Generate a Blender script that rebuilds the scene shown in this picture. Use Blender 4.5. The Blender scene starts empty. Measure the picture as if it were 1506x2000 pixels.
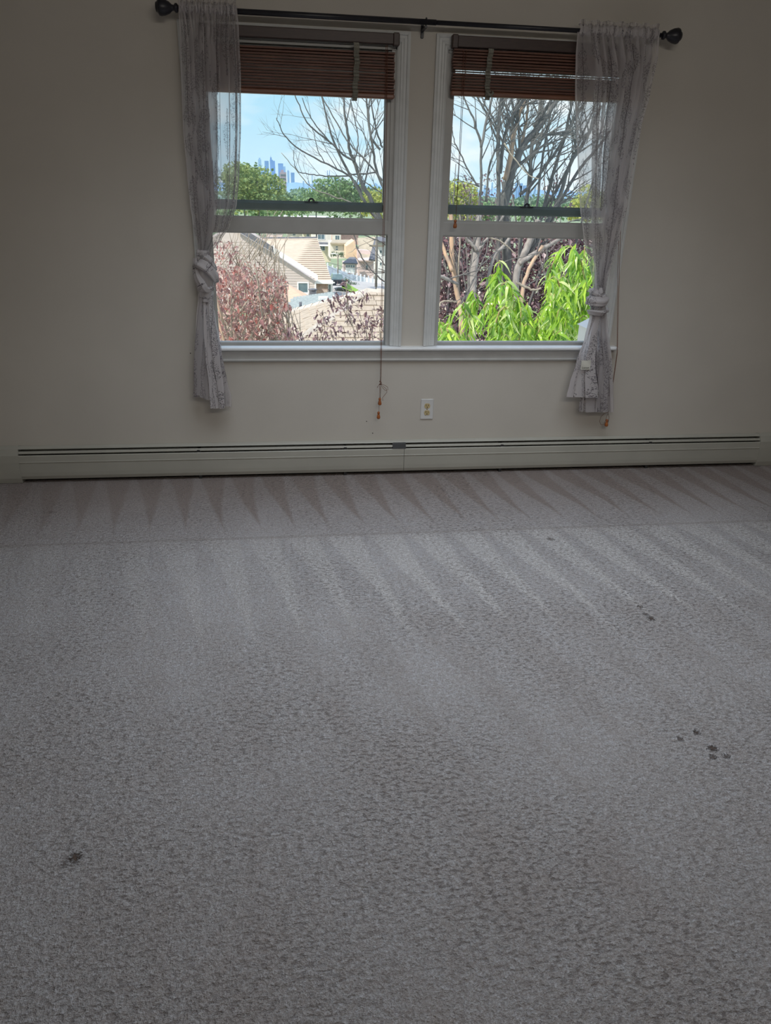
import bpy, math, random
import numpy as np
from mathutils import Vector, Matrix
C = bpy.context.scene
COL = C.collection
rnd = random.Random(7)
PI = math.pi

# ------------------------------------------------------------------ camera
F_PX, CX, CY = 1419.2, 753.0, 1000.0
CAM = np.array([0.0, -3.9, 1.47])
pi_, ro_, ya_ = [math.radians(a) for a in (23.718, 1.486, -7.924)]
_f = np.array([-math.sin(ya_)*math.cos(pi_), math.cos(ya_)*math.cos(pi_), -math.sin(pi_)])
_r = np.array([math.cos(ya_), math.sin(ya_), 0.0]); _u = np.cross(_r, _f)
_c, _s = math.cos(ro_), math.sin(ro_)
R_, U_ = _c*_r+_s*_u, -_s*_r+_c*_u
M_ = np.array([R_, -U_, _f])
cam_data = bpy.data.cameras.new('camera')
cam_data.sensor_fit = 'HORIZONTAL'; cam_data.sensor_width = 36.0
cam_data.lens = F_PX/1506*36.0
cam_data.clip_start = 0.05; cam_data.clip_end = 30000
cam = bpy.data.objects.new('camera', cam_data); COL.objects.link(cam)
mw = Matrix.Identity(4)
for i in range(3):
    mw[i][0] = R_[i]; mw[i][1] = U_[i]; mw[i][2] = -_f[i]; mw[i][3] = CAM[i]
cam.matrix_world = mw
C.camera = cam

def P(x, y, Y=0.0):
    """survey helper: the point of the plane y=Y that the photo shows at pixel (x, y)"""
    d = M_.T @ np.array([(x-CX)/F_PX, (y-CY)/F_PX, 1.0]); t = (Y-CAM[1])/d[1]
    return CAM+d*t
def Fl(x, y, z=0.0):
    d = M_.T @ np.array([(x-CX)/F_PX, (y-CY)/F_PX, 1.0]); t = (z-CAM[2])/d[2]
    return CAM+d*t

# ------------------------------------------------------------------ world
C.view_settings.view_transform = 'Standard'
C.view_settings.look = 'None'
C.view_settings.gamma = 1.0
C.view_settings.use_curve_mapping = False
C.view_settings.exposure = 0.0

W = bpy.data.worlds.new('sky'); C.world = W; W.use_nodes = True
nt = W.node_tree; nt.nodes.clear()
def wn(t, **k):
    n = nt.nodes.new(t)
    for a, b in k.items(): setattr(n, a, b)
    return n
tc = wn('ShaderNodeTexCoord'); sep = wn('ShaderNodeSeparateXYZ')
nt.links.new(tc.outputs['Generated'], sep.inputs[0])
ramp = wn('ShaderNodeValToRGB'); ramp.color_ramp.elements[0].position = 0.0
ramp.color_ramp.elements[0].color = (.62, .80, .93, 1)
ramp.color_ramp.elements[1].position = 1.0; ramp.color_ramp.elements[1].color = (.16, .36, .72, 1)
e = ramp.color_ramp.elements.new(.13); e.color = (.38, .68, .86, 1)
e = ramp.color_ramp.elements.new(.45); e.color = (.24, .50, .84, 1)
nt.links.new(sep.outputs['Z'], ramp.inputs[0])
mp = wn('ShaderNodeMapping'); mp.inputs['Scale'].default_value = (6, 6, 17); mp.inputs['Location'].default_value = (.6, 1.7, .35)
nt.links.new(tc.outputs['Generated'], mp.inputs[0])
nz = wn('ShaderNodeTexNoise'); nz.inputs['Scale'].default_value = 1.0; nz.inputs['Detail'].default_value = 6; nz.inputs['Roughness'].default_value = .55
nt.links.new(mp.outputs[0], nz.inputs['Vector'])
cr = wn('ShaderNodeValToRGB'); cr.color_ramp.elements[0].position = .40; cr.color_ramp.elements[1].position = .62
nt.links.new(nz.outputs['Fac'], cr.inputs[0])
mx = wn('ShaderNodeMix', data_type='RGBA'); mx.inputs[7].default_value = (.93, .93, .95, 1)
nt.links.new(cr.outputs[0], mx.inputs[0]); nt.links.new(ramp.outputs[0], mx.inputs[6])
bg = wn('ShaderNodeBackground'); bg.inputs[1].default_value = 1.35
nt.links.new(mx.outputs[2], bg.inputs[0])
wo = wn('ShaderNodeOutputWorld'); nt.links.new(bg.outputs[0], wo.inputs[0])

# ------------------------------------------------------------------ sun and added fill lights
def light(name, kind, loc, energy, color, **k):
    d = bpy.data.lights.new(name, kind); d.energy = energy; d.color = color
    for a, b in k.items(): setattr(d, a, b)
    o = bpy.data.objects.new(name, d); o.location = loc; COL.objects.link(o); return o
sun = light('sun', 'SUN', (-20, -15, 30), 5.0, (1.0, .95, .86), angle=math.radians(1.0))
sun.rotation_euler = Vector((.55, .38, -.74)).to_track_quat('-Z', 'Y').to_euler()
lp = light('added_ceiling_fill', 'AREA', (.72, -1.45, 2.575), 23.5, (.83, .91, 1.0), shape='RECTANGLE', size=2.6, size_y=1.3, spread=math.radians(108))  # added unseen fill, brightens the carpet and the room
lp2 = light('added_rear_fill', 'AREA', (.8, -4.2, 2.52), 10.5, (1.0, .94, .86), shape='RECTANGLE', size=1.8, size_y=.16, spread=math.radians(130))  # added unseen fill, tilted to brighten the window wall
lp2.rotation_euler = (math.radians(62), 0, 0)

# ------------------------------------------------------------------ materials
def nodemat(name):
    m = bpy.data.materials.new(name); m.use_nodes = True
    t = m.node_tree; b = t.nodes['Principled BSDF']
    return m, t, b
def N(t, kind, **k):
    n = t.nodes.new(kind)
    for a, b in k.items(): setattr(n, a, b)
    return n
def math_(t, op, a, b=None, clamp=False):
    n = t.nodes.new('ShaderNodeMath'); n.operation = op; n.use_clamp = clamp
    for i, v in enumerate((a, b)):
        if v is None: continue
        if isinstance(v, (int, float)): n.inputs[i].default_value = v
        else: t.links.new(v, n.inputs[i])
    return n.outputs[0]
def noise(t, vec, scale, detail=2, rough=.5, dim='3D'):
    n = t.nodes.new('ShaderNodeTexNoise'); n.inputs['Scale'].default_value = scale
    n.inputs['Detail'].default_value = detail; n.inputs['Roughness'].default_value = rough
    if vec is not None: t.links.new(vec, n.inputs['Vector'])
    return n.outputs['Fac']
def remap(t, v, a, b, c, d):
    n = t.nodes.new('ShaderNodeMapRange'); t.links.new(v, n.inputs[0])
    for i, x in enumerate((a, b, c, d)): n.inputs[i+1].default_value = x
    return n.outputs[0]
def mixc(t, f, a, b, mode='MIX'):
    n = t.nodes.new('ShaderNodeMix'); n.data_type = 'RGBA'; n.blend_type = mode
    for i, v in ((0, f), (6, a), (7, b)):
        if isinstance(v, (int, float)): n.inputs[i].default_value = v
        elif isinstance(v, tuple): n.inputs[i].default_value = v+(1,) if len(v) == 3 else v
        else: t.links.new(v, n.inputs[i])
    return n.outputs[2]
def pos(t):
    return t.nodes.new('ShaderNodeNewGeometry').outputs['Position']
def mapv(t, vec, scale):
    n = t.nodes.new('ShaderNodeMapping'); n.inputs['Scale'].default_value = scale
    t.links.new(vec, n.inputs[0]); return n.outputs[0]
def bump(t, b, h, strength=.3, dist=.002):
    n = t.nodes.new('ShaderNodeBump'); n.inputs['Strength'].default_value = strength
    n.inputs['Distance'].default_value = dist
    t.links.new(h, n.inputs['Height']); t.links.new(n.outputs[0], b.inputs['Normal'])

def simple(name, c1, c2=None, scale=8, rough=.6, metal=0, bs=0, bd=.002, detail=3, stretch=None, spec=None):
    m, t, b = nodemat(name)
    c2 = c2 or tuple(x*.85 for x in c1)
    v = pos(t)
    if stretch: v = mapv(t, v, stretch)
    n = noise(t, v, scale, detail)
    f = remap(t, n, .35, .65, 0, 1)
    t.links.new(mixc(t, f, c1, c2), b.inputs['Base Color'])
    b.inputs['Roughness'].default_value = rough; b.inputs['Metallic'].default_value = metal
    if spec is not None: b.inputs['Specular IOR Level'].default_value = spec
    if bs: bump(t, b, n, bs, bd)
    return m

MAT = {}
MAT['wall'] = simple('wall_paint', (.60, .56, .50), (.57, .532, .475), 2.5, .8, spec=.2)
t = MAT['wall'].node_tree; bump(t, t.nodes['Principled BSDF'], noise(t, pos(t), 260, 2), .15, .001)
MAT['ceiling'] = simple('ceiling_paint', (.72, .70, .66), None, 3, .9)
MAT['trim'] = simple('white_trim_paint', (.66, .665, .65), (.61, .615, .60), 14, .42, bs=.06, bd=.001)
MAT['sill'] = simple('glossy_white_sill', (.86, .87, .87), (.82, .83, .83), 10, .28)
MAT['vinyl'] = simple('white_vinyl', (.47, .465, .445), (.43, .425, .405), 9, .4)
MAT['rail'] = simple('backlit_shade_vinyl', (.20, .25, .26), (.16, .21, .22), 12, .4)  # backlit shade of the outer rail painted in as teal grey
MAT['heater'] = simple('cream_enamel', (.42, .405, .35), (.39, .375, .325), 5, .42)
MAT['black'] = simple('black_metal', (.018, .018, .024), (.012, .012, .018), 30, .38)
MAT['dark_metal'] = simple('dark_fin_metal', (.03, .03, .03), None, 30, .6)  # near-black metal for fins, splice plate and brackets
MAT['wood_dark'] = simple('dark_brown_valance', (.060, .034, .028), (.045, .026, .022), 18, .45, stretch=(1, 1, 12))
MAT['slat'] = simple('red_brown_wood_slat', (.185, .080, .052), (.11, .048, .034), 40, .45, stretch=(.25, 1, 4), bs=.1)
MAT['slat_rail'] = simple('orange_brown_wood_rail', (.25, .105, .062), (.17, .07, .042), 40, .4, stretch=(.2, 1, 4))
MAT['tape'] = simple('grey_green_ladder_tape', (.30, .29, .24), (.20, .19, .16), 160, .9, bs=.5)
MAT['cord'] = simple('brown_cord', (.20, .07, .035), (.12, .045, .025), 200, .8)
MAT['tassel'] = simple('orange_wood_tassel', (.42, .13, .03), (.25, .07, .02), 60, .35)
MAT['plate'] = simple('white_plastic_plate', (.72, .71, .69), None, 4, .35)
MAT['ivory'] = simple('ivory_plastic', (.58, .46, .24), (.54, .42, .21), 8, .35)
MAT['slot'] = simple('dark_slot', (.02, .015, .012), None, 8, .6)
MAT['screw'] = simple('brass_screw', (.5, .36, .14), None, 8, .35, .9)

# glass: clear pane with a little reflection and insect-screen haze mixed in
def glass(name, haze):
    m = bpy.data.materials.new(name); m.use_nodes = True; t = m.node_tree; t.nodes.clear()
    o = N(t, 'ShaderNodeOutputMaterial'); tr = N(t, 'ShaderNodeBsdfTransparent'); tr.inputs[0].default_value = (.985, 1, 1, 1)
    gl = N(t, 'ShaderNodeBsdfGlossy'); gl.inputs['Roughness'].default_value = .02
    df = N(t, 'ShaderNodeBsdfTranslucent'); df.inputs[0].default_value = (.8, .85, .87, 1)
    fr = N(t, 'ShaderNodeFresnel'); fr.inputs[0].default_value = 1.45
    m1 = N(t, 'ShaderNodeMixShader'); t.links.new(fr.outputs[0], m1.inputs[0]); t.links.new(tr.outputs[0], m1.inputs[1]); t.links.new(gl.outputs[0], m1.inputs[2])
    m2 = N(t, 'ShaderNodeMixShader')
    h = remap(t, noise(t, pos(t), 6, 4), .3, .7, haze*.6, haze*1.4)
    t.links.new(h, m2.inputs[0]); t.links.new(m1.outputs[0], m2.inputs[1]); t.links.new(df.outputs[0], m2.inputs[2])
    t.links.new(m2.outputs[0], o.inputs[0]); return m
MAT['glass'] = glass('hazy_window_glass', .02)

# sheer printed curtain cloth
def sheer(name, opacity):
    m = bpy.data.materials.new(name); m.use_nodes = True; t = m.node_tree; t.nodes.clear()
    o = N(t, 'ShaderNodeOutputMaterial')
    uv = N(t, 'ShaderNodeUVMap').outputs[0]; s = N(t, 'ShaderNodeSeparateXYZ'); t.links.new(uv, s.inputs[0])
    u, v = s.outputs['X'], s.outputs['Y']
    col = math_(t, 'DIVIDE', u, .105); cid = math_(t, 'FLOOR', col)
    cen = math_(t, 'MULTIPLY', math_(t, 'SUBTRACT', math_(t, 'FRACT', col), .5), .105)
    wob = N(t, 'ShaderNodeCombineXYZ'); t.links.new(cid, wob.inputs[0]); t.links.new(math_(t, 'MULTIPLY', v, 4.0), wob.inputs[1])
    w1 = math_(t, 'MULTIPLY', math_(t, 'SUBTRACT', noise(t, wob.outputs[0], 1.0, 1), .5), .02)
    d = math_(t, 'ABSOLUTE', math_(t, 'SUBTRACT', cen, w1))
    wob2 = N(t, 'ShaderNodeCombineXYZ'); t.links.new(math_(t, 'MULTIPLY', cid, 3.7), wob2.inputs[0]); t.links.new(math_(t, 'MULTIPLY', v, 5.0), wob2.inputs[1])
    env = noise(t, wob2.outputs[0], 1.3, 1)
    width = remap(t, env, .38, .62, 0.0, .052)
    inside = math_(t, 'LESS_THAN', d, width)
    vo = N(t, 'ShaderNodeTexVoronoi'); vo.inputs['Scale'].default_value = 290; t.links.new(uv, vo.inputs['Vector'])
    dots = math_(t, 'LESS_THAN', vo.outputs['Distance'], .46)
    dn = math_(t, 'GREATER_THAN', noise(t, uv, 90, 2), .46)
    dots = math_(t, 'MULTIPLY', math_(t, 'MULTIPLY', dots, dn), inside)
    stem = math_(t, 'MULTIPLY', math_(t, 'LESS_THAN', d, .0017), math_(t, 'GREATER_THAN', env, .40))
    ink = math_(t, 'MAXIMUM', dots, stem)
    weave = noise(t, mapv(t, uv, (1, 6, 1)), 160, 2)
    base = mixc(t, remap(t, weave, .3, .7, 0, 1), (.82, .78, .78), (.70, .66, .665))
    colr = mixc(t, math_(t, 'MULTIPLY', ink, .85), base, (.06, .045, .06))
    di = N(t, 'ShaderNodeBsdfDiffuse'); tl = N(t, 'ShaderNodeBsdfTranslucent'); tr = N(t, 'ShaderNodeBsdfTransparent')
    t.links.new(colr, di.inputs[0]); t.links.new(colr, tl.inputs[0])
    a = N(t, 'ShaderNodeMixShader'); a.inputs[0].default_value = .42
    t.links.new(di.outputs[0], a.inputs[1]); t.links.new(tl.outputs[0], a.inputs[2])
    b = N(t, 'ShaderNodeMixShader')
    op = math_(t, 'ADD', math_(t, 'MULTIPLY', math_(t, 'SUBTRACT', weave, .5), .35), opacity)
    edge = math_(t, 'MULTIPLY', math_(t, 'MAXIMUM', math_(t, 'LESS_THAN', u, .014), math_(t, 'GREATER_THAN', u, 1.186)), .80)
    op = math_(t, 'MAXIMUM', op, edge)
    op = math_(t, 'MAXIMUM', op, math_(t, 'MULTIPLY', ink, .9), clamp=True)
    t.links.new(op, b.inputs[0]); t.links.new(tr.outputs[0], b.inputs[1]); t.links.new(a.outputs[0], b.inputs[2])
    t.links.new(b.outputs[0], o.inputs[0]); return m
MAT['sheer'] = sheer('sheer_printed_voile', .50)
MAT['knotcloth'] = sheer('gathered_printed_voile', .97)
MAT['label'] = simple('cream_care_tag', (.70, .68, .60), None, 30, .8)

# carpet
def carpet():
    m, t, b = nodemat('beige_cut_pile_carpet')
    p = pos(t); s = N(t, 'ShaderNodeSeparateXYZ'); t.links.new(p, s.inputs[0]); x, y = s.outputs['X'], s.outputs['Y']
    big = noise(t, p, 1.6, 3); mid = noise(t, p, 14, 3, .6); fine = noise(t, p, 170, 3, .65); fine2 = noise(t, p, 420, 1, .5)
    # vacuum tracks: wedges left in the lie of the pile
    xw = math_(t, 'ADD', x, math_(t, 'MULTIPLY', math_(t, 'SUBTRACT', noise(t, p, 1.1, 2), .5), .10))
    def wedges(shear, period, y0, y1, phase, w0, w1):
        xs = math_(t, 'ADD', math_(t, 'ADD', xw, math_(t, 'MULTIPLY', y, shear)), phase)
        fr = math_(t, 'FRACT', math_(t, 'DIVIDE', xs, period))
        d = math_(t, 'ABSOLUTE', math_(t, 'SUBTRACT', fr, .5))
        wd = remap(t, y, y0, y1, w0, w1)
        k = remap(t, math_(t, 'SUBTRACT', wd, d), -.035, .035, 0, 1)
        g = math_(t, 'MULTIPLY', remap(t, y, y1-.06, y1, 0, 1), remap(t, y, y0, y0+.06, 1, 0))
        return math_(t, 'MULTIPLY', k, g)
    shear1 = -.16
    d1 = wedges(.10, .165, -.02, -.82, .02, .50, .02)
    def band(v, a, b_, soft):
        return math_(t, 'MULTIPLY', remap(t, v, a-soft, a+soft, 0, 1), remap(t, v, b_-soft, b_+soft, 1, 0))
    def wd2(shear, period, yf, yn, phase, wf, wn_):   # width wf at far y, wn_ at near y
        xs = math_(t, 'ADD', math_(t, 'ADD', xw, math_(t, 'MULTIPLY', y, shear)), phase)
        fr = math_(t, 'FRACT', math_(t, 'DIVIDE', xs, period))
        d = math_(t, 'ABSOLUTE', math_(t, 'SUBTRACT', fr, .5))
        w = remap(t, y, yn, yf, wn_, wf)
        k = remap(t, math_(t, 'SUBTRACT', w, d), -.05, .05, 0, 1)
        return math_(t, 'MULTIPLY', k, band(y, yn, yf, .04))
    right = remap(t, x, -.9, .5, .25, 1)
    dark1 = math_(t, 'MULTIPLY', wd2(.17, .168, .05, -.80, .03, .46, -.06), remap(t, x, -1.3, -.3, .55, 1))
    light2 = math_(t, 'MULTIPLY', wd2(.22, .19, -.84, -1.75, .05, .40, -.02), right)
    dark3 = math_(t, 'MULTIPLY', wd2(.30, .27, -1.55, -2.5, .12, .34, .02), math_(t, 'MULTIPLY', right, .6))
    seam = math_(t, 'MULTIPLY', band(y, -.845, -.825, .008), .5)
    c = mixc(t, remap(t, big, .3, .7, 0, 1), (.74, .74, .785), (.65, .64, .67))
    c = mixc(t, remap(t, mid, .3, .7, 0, .35), c, (.56, .49, .455))
    c = mixc(t, math_(t, 'MULTIPLY', dark1, .8), c, (.235, .155, .115))  # vacuum wedges, deepened to paint in shade near the wall
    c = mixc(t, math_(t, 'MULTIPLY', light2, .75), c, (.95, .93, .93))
    c = mixc(t, remap(t, y, -1.0, -.3, 0, .60), c, (.40, .285, .23))  # shade along the foot of the window wall painted as brown
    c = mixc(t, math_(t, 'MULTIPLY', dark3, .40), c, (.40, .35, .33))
    c = mixc(t, seam, c, (.32, .27, .24))
    # worn brown traffic patches towards the near end of the room
    wear = math_(t, 'MULTIPLY', remap(t, noise(t, mapv(t, p, (1.2, .8, 1)), 2.4, 4, .65), .50, .72, 0, 1), remap(t, y, -1.7, -2.6, 0, 1))
    c = mixc(t, math_(t, 'MULTIPLY', wear, .45), c, (.42, .33, .29))
    c = mixc(t, remap(t, fine, .40, .60, .55, 0), c, (.22, .18, .16))
    c = mixc(t, remap(t, noise(t, p, 75, 3, .6), .42, .60, .40, 0), c, (.30, .24, .21))
    crease = noise(t, mapv(t, p, (.5, 1, 1)), 105, 4, .66)
    ck = math_(t, 'MULTIPLY', remap(t, crease, .53, .64, 0, 1), remap(t, big, .35, .6, .25, .75))
    c = mixc(t, ck, c, (.20, .155, .135))
    c = mixc(t, remap(t, fine2, .35, .65, 0, .25), c, (.88, .86, .85))
    # burns and stains
    pits = None
    for (px, py, r, dk) in ((1360, 1430, .014, 1), (1328, 1443, .012, .8), (1392, 1462, .020, 1), (1393, 1479, .014, .8), (1418, 1477, .013, .7),
                            (1272, 1208, .018, 1), (1262, 1200, .014, .6), (1250, 1185, .014, .8), (147, 1675, .022, 1), (127, 1688, .012, .5), (1076, 1053, .022, .6), (100, 1000, .02, .3)):
        q = Fl(px, py)
        cv = N(t, 'ShaderNodeCombineXYZ'); cv.inputs[0].default_value = q[0]; cv.inputs[1].default_value = q[1]
        dd = N(t, 'ShaderNodeVectorMath', operation='DISTANCE'); t.links.new(p, dd.inputs[0]); t.links.new(cv.outputs[0], dd.inputs[1])
        dj = math_(t, 'ADD', dd.outputs['Value'], math_(t, 'MULTIPLY', math_(t, 'SUBTRACT', fine, .5), .05))
        k = remap(t, dj, r*.25, r*.8, dk*.85, 0)
        pits = k if pits is None else math_(t, 'MAXIMUM', pits, k)
    c = mixc(t, pits, c, (.10, .055, .03))
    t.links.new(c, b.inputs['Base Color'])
    b.inputs['Roughness'].default_value = .95; b.inputs['Specular IOR Level'].default_value = .15
    b.inputs['Sheen Weight'].default_value = .06; b.inputs['Sheen Roughness'].default_value = .4; b.inputs['Sheen Tint'].default_value = (.85, .9, 1, 1)
    h = math_(t, 'ADD', math_(t, 'MULTIPLY', fine, 1.0), math_(t, 'MULTIPLY', noise(t, p, 60, 3, .6), 1.2))
    h = math_(t, 'SUBTRACT', h, math_(t, 'MULTIPLY', pits, 1.2))
    h = math_(t, 'SUBTRACT', h, math_(t, 'MULTIPLY', ck, .5))
    bump(t, b, h, 1.0, .016)
    return m
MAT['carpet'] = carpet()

def leafmat(name, cols, trans=.35, rough=.45, scale=9.0):
    m = bpy.data.materials.new(name); m.use_nodes = True; t = m.node_tree
    b = t.nodes['Principled BSDF']; o = t.nodes['Material Output']
    oi = N(t, 'ShaderNodeObjectInfo')
    at = N(t, 'ShaderNodeAttribute', attribute_name='tint')
    f = math_(t, 'ADD', math_(t, 'MULTIPLY', oi.outputs['Random'], .4), at.outputs['Fac'])
    f = math_(t, 'FRACT', f)
    r = N(t, 'ShaderNodeValToRGB'); r.color_ramp.elements[0].color = cols[0]+(1,); r.color_ramp.elements[1].color = cols[-1]+(1,)
    for i, cc in enumerate(cols[1:-1]):
        e = r.color_ramp.elements.new((i+1)/(len(cols)-1)); e.color = cc+(1,)
    t.links.new(f, r.inputs[0]); t.links.new(r.outputs[0], b.inputs['Base Color'])
    b.inputs['Roughness'].default_value = rough
    tl = N(t, 'ShaderNodeBsdfTranslucent'); t.links.new(r.outputs[0], tl.inputs[0])
    mx = N(t, 'ShaderNodeMixShader'); mx.inputs[0].default_value = trans
    t.links.new(b.outputs[0], mx.inputs[1]); t.links.new(tl.outputs[0], mx.inputs[2]); t.links.new(mx.outputs[0], o.inputs[0])
    return m
MAT['peach_leaf'] = leafmat('peach_leaf', [(.14, .30, .06), (.36, .60, .07), (.60, .82, .12), (.20, .42, .09), (.88, .94, .45)], .5, .25)
MAT['plum_leaf'] = leafmat('plum_leaf', [(.30, .14, .14), (.52, .30, .27), (.20, .11, .11), (.70, .56, .48), (.38, .11, .09), (.55, .40, .34)], .35, .3)
MAT['plum_dark'] = leafmat('dark_plum_leaf', [(.09, .05, .06), (.19, .11, .125), (.44, .33, .34), (.12, .07, .08), (.27, .15, .15)], .25, .22)
MAT['tree_green'] = leafmat('broad_green_leaf', [(.14, .23, .09), (.27, .36, .12), (.42, .47, .16), (.20, .30, .12)], .35, .6)
MAT['tree_mid'] = leafmat('mid_green_leaf', [(.14, .25, .12), (.22, .34, .15), (.30, .40, .18)], .3, .7)
MAT['tree_blue'] = leafmat('far_green_leaf', [(.20, .32, .25), (.27, .38, .27), (.32, .42, .30)], .3, .8)  # distance haze painted into the leaf greens
MAT['tree_yellow'] = leafmat('yellow_green_leaf', [(.36, .42, .09), (.50, .52, .12), (.60, .60, .20)], .35, .6)
MAT['shrub'] = leafmat('dark_shrub_leaf', [(.09, .15, .09), (.14, .21, .12)], .2, .6)
MAT['bark'] = simple('grey_bark', (.17, .16, .15), (.095, .09, .088), 30, .85, bs=.5, bd=.01, stretch=(1, 1, .3))
MAT['bark_light'] = simple('pale_grey_bark', (.32, .29, .265), (.19, .17, .155), 26, .85, bs=.5, bd=.01, stretch=(1, 1, .3))
MAT['bark_warm'] = simple('orange_tan_bark', (.50, .33, .21), (.30, .23, .18), 22, .8, bs=.5, bd=.01, stretch=(1, 1, .25))
MAT['twig'] = simple('pale_twig', (.42, .36, .28), (.26, .22, .17), 20, .8)
MAT['greenstem'] = simple('green_stem', (.30, .34, .12), (.32, .20, .10), 20, .6)

MAT['shingle'] = simple('tan_asphalt_shingle', (.46, .39, .31), (.37, .31, .24), 7, .9, bs=.2, bd=.01, detail=6)
MAT['shingle_dark'] = simple('shingle_underlay', (.20, .17, .14), None, 20, .9)
MAT['hipcap'] = simple('pale_hip_cap_shingle', (.54, .49, .42), (.46, .41, .35), 8, .9)
MAT['greyshingle'] = simple('grey_green_shingle', (.33, .37, .36), (.24, .28, .28), 9, .9, detail=6)
MAT['coral'] = simple('coral_clay_roof', (.72, .46, .33), (.64, .39, .27), 4, .85)
MAT['house_roof'] = simple('light_brown_shingle_roof', (.50, .42, .33), (.58, .46, .37), 2.2, .9, detail=8, stretch=(1, 1, 2.5))
MAT['siding'] = simple('greige_siding', (.62, .54, .50), (.58, .505, .465), 1.5, .8)
MAT['white'] = simple('white_painted', (.82, .82, .80), (.78, .78, .77), 3, .6)
MAT['fence'] = simple('white_vinyl_fence', (.80, .84, .90), (.72, .77, .85), 1, .5)
MAT['darkglass'] = simple('house_window_glass', (.11, .17, .20), (.16, .22, .24), 2, .1)
MAT['cream'] = simple('cream_stucco', (.72, .66, .50), (.68, .62, .46), 1, .85)
MAT['cream2'] = simple('pale_cream_siding', (.76, .72, .63), None, 1, .85)
MAT['pink'] = simple('pink_brick', (.66, .44, .38), (.56, .36, .31), 4, .85)
MAT['pinkwall'] = simple('pale_pink_siding', (.72, .58, .55), None, 1, .85)
MAT['peachwall'] = simple('peach_siding', (.72, .55, .38), None, 1, .85)
MAT['slate'] = simple('dark_slate_roof', (.13, .14, .16), (.18, .18, .20), 3, .85)
MAT['tanroof'] = simple('dull_tan_roof', (.44, .38, .29), (.38, .33, .25), 2, .9)
MAT['grass'] = simple('lawn_grass', (.30, .48, .08), (.22, .38, .07), 1.5, .9)
MAT['asphalt'] = simple('road_asphalt', (.40, .39, .39), (.46, .45, .44), .8, .9)
MAT['carpaint'] = simple('dark_car_paint', (.03, .035, .05), None, 2, .25)
MAT['pole'] = simple('grey_wood_pole', (.20, .18, .15), (.27, .24, .2), 3, .9)
MAT['haze_tower'] = simple('haze_tinted_tower', (.17, .31, .58), (.21, .36, .63), .02, .9)  # aerial haze painted into the tower colour as blue
MAT['haze_tower2'] = simple('pale_haze_tinted_tower', (.27, .43, .68), (.31, .47, .70), .02, .9)  # paler tower colour with more haze painted in
MAT['ridge'] = simple('haze_tinted_wooded_ridge', (.22, .37, .60), (.27, .42, .62), .004, 1)  # the blue is aerial haze painted into the ridge colour
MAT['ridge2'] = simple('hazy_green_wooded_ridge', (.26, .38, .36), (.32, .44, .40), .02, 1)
MAT['aptbrick'] = simple('distant_brown_brick', (.40, .33, .38), (.36, .30, .36), .2, .9)

def groundmat():
    m, t, b = nodemat('suburban_ground')
    p = pos(t); n = noise(t, p, .12, 5)
    s = N(t, 'ShaderNodeSeparateXYZ'); t.links.new(p, s.inputs[0])
    near = mixc(t, remap(t, n, .4, .6, 0, 1), (.24, .27, .13), (.32, .29, .22))
    far = mixc(t, remap(t, noise(t, p, .03, 6), .4, .6, 0, 1), (.20, .27, .17), (.27, .33, .20))
    t.links.new(mixc(t, remap(t, s.outputs['Y'], 90, 220, 0, 1), near, far), b.inputs['Base Color'])
    b.inputs['Roughness'].default_value = 1; return m
MAT['ground'] = groundmat()
def brickmat():
    m, t, b = nodemat('mixed_stone_veneer')
    v = N(t, 'ShaderNodeTexVoronoi'); v.inputs['Scale'].default_value = 3.2; t.links.new(mapv(t, pos(t), (1, 1, 2)), v.inputs['Vector'])
    r = N(t, 'ShaderNodeValToRGB'); r.color_ramp.elements[0].color = (.36, .24, .19, 1); r.color_ramp.elements[1].color = (.56, .46, .40, 1)
    s = N(t, 'ShaderNodeSeparateXYZ'); t.links.new(v.outputs['Color'], s.inputs[0]); t.links.new(s.outputs[0], r.inputs[0])
    t.links.new(r.outputs[0], b.inputs['Base Color']); b.inputs['Roughness'].default_value = .9; return m
MAT['stone'] = brickmat()

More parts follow.
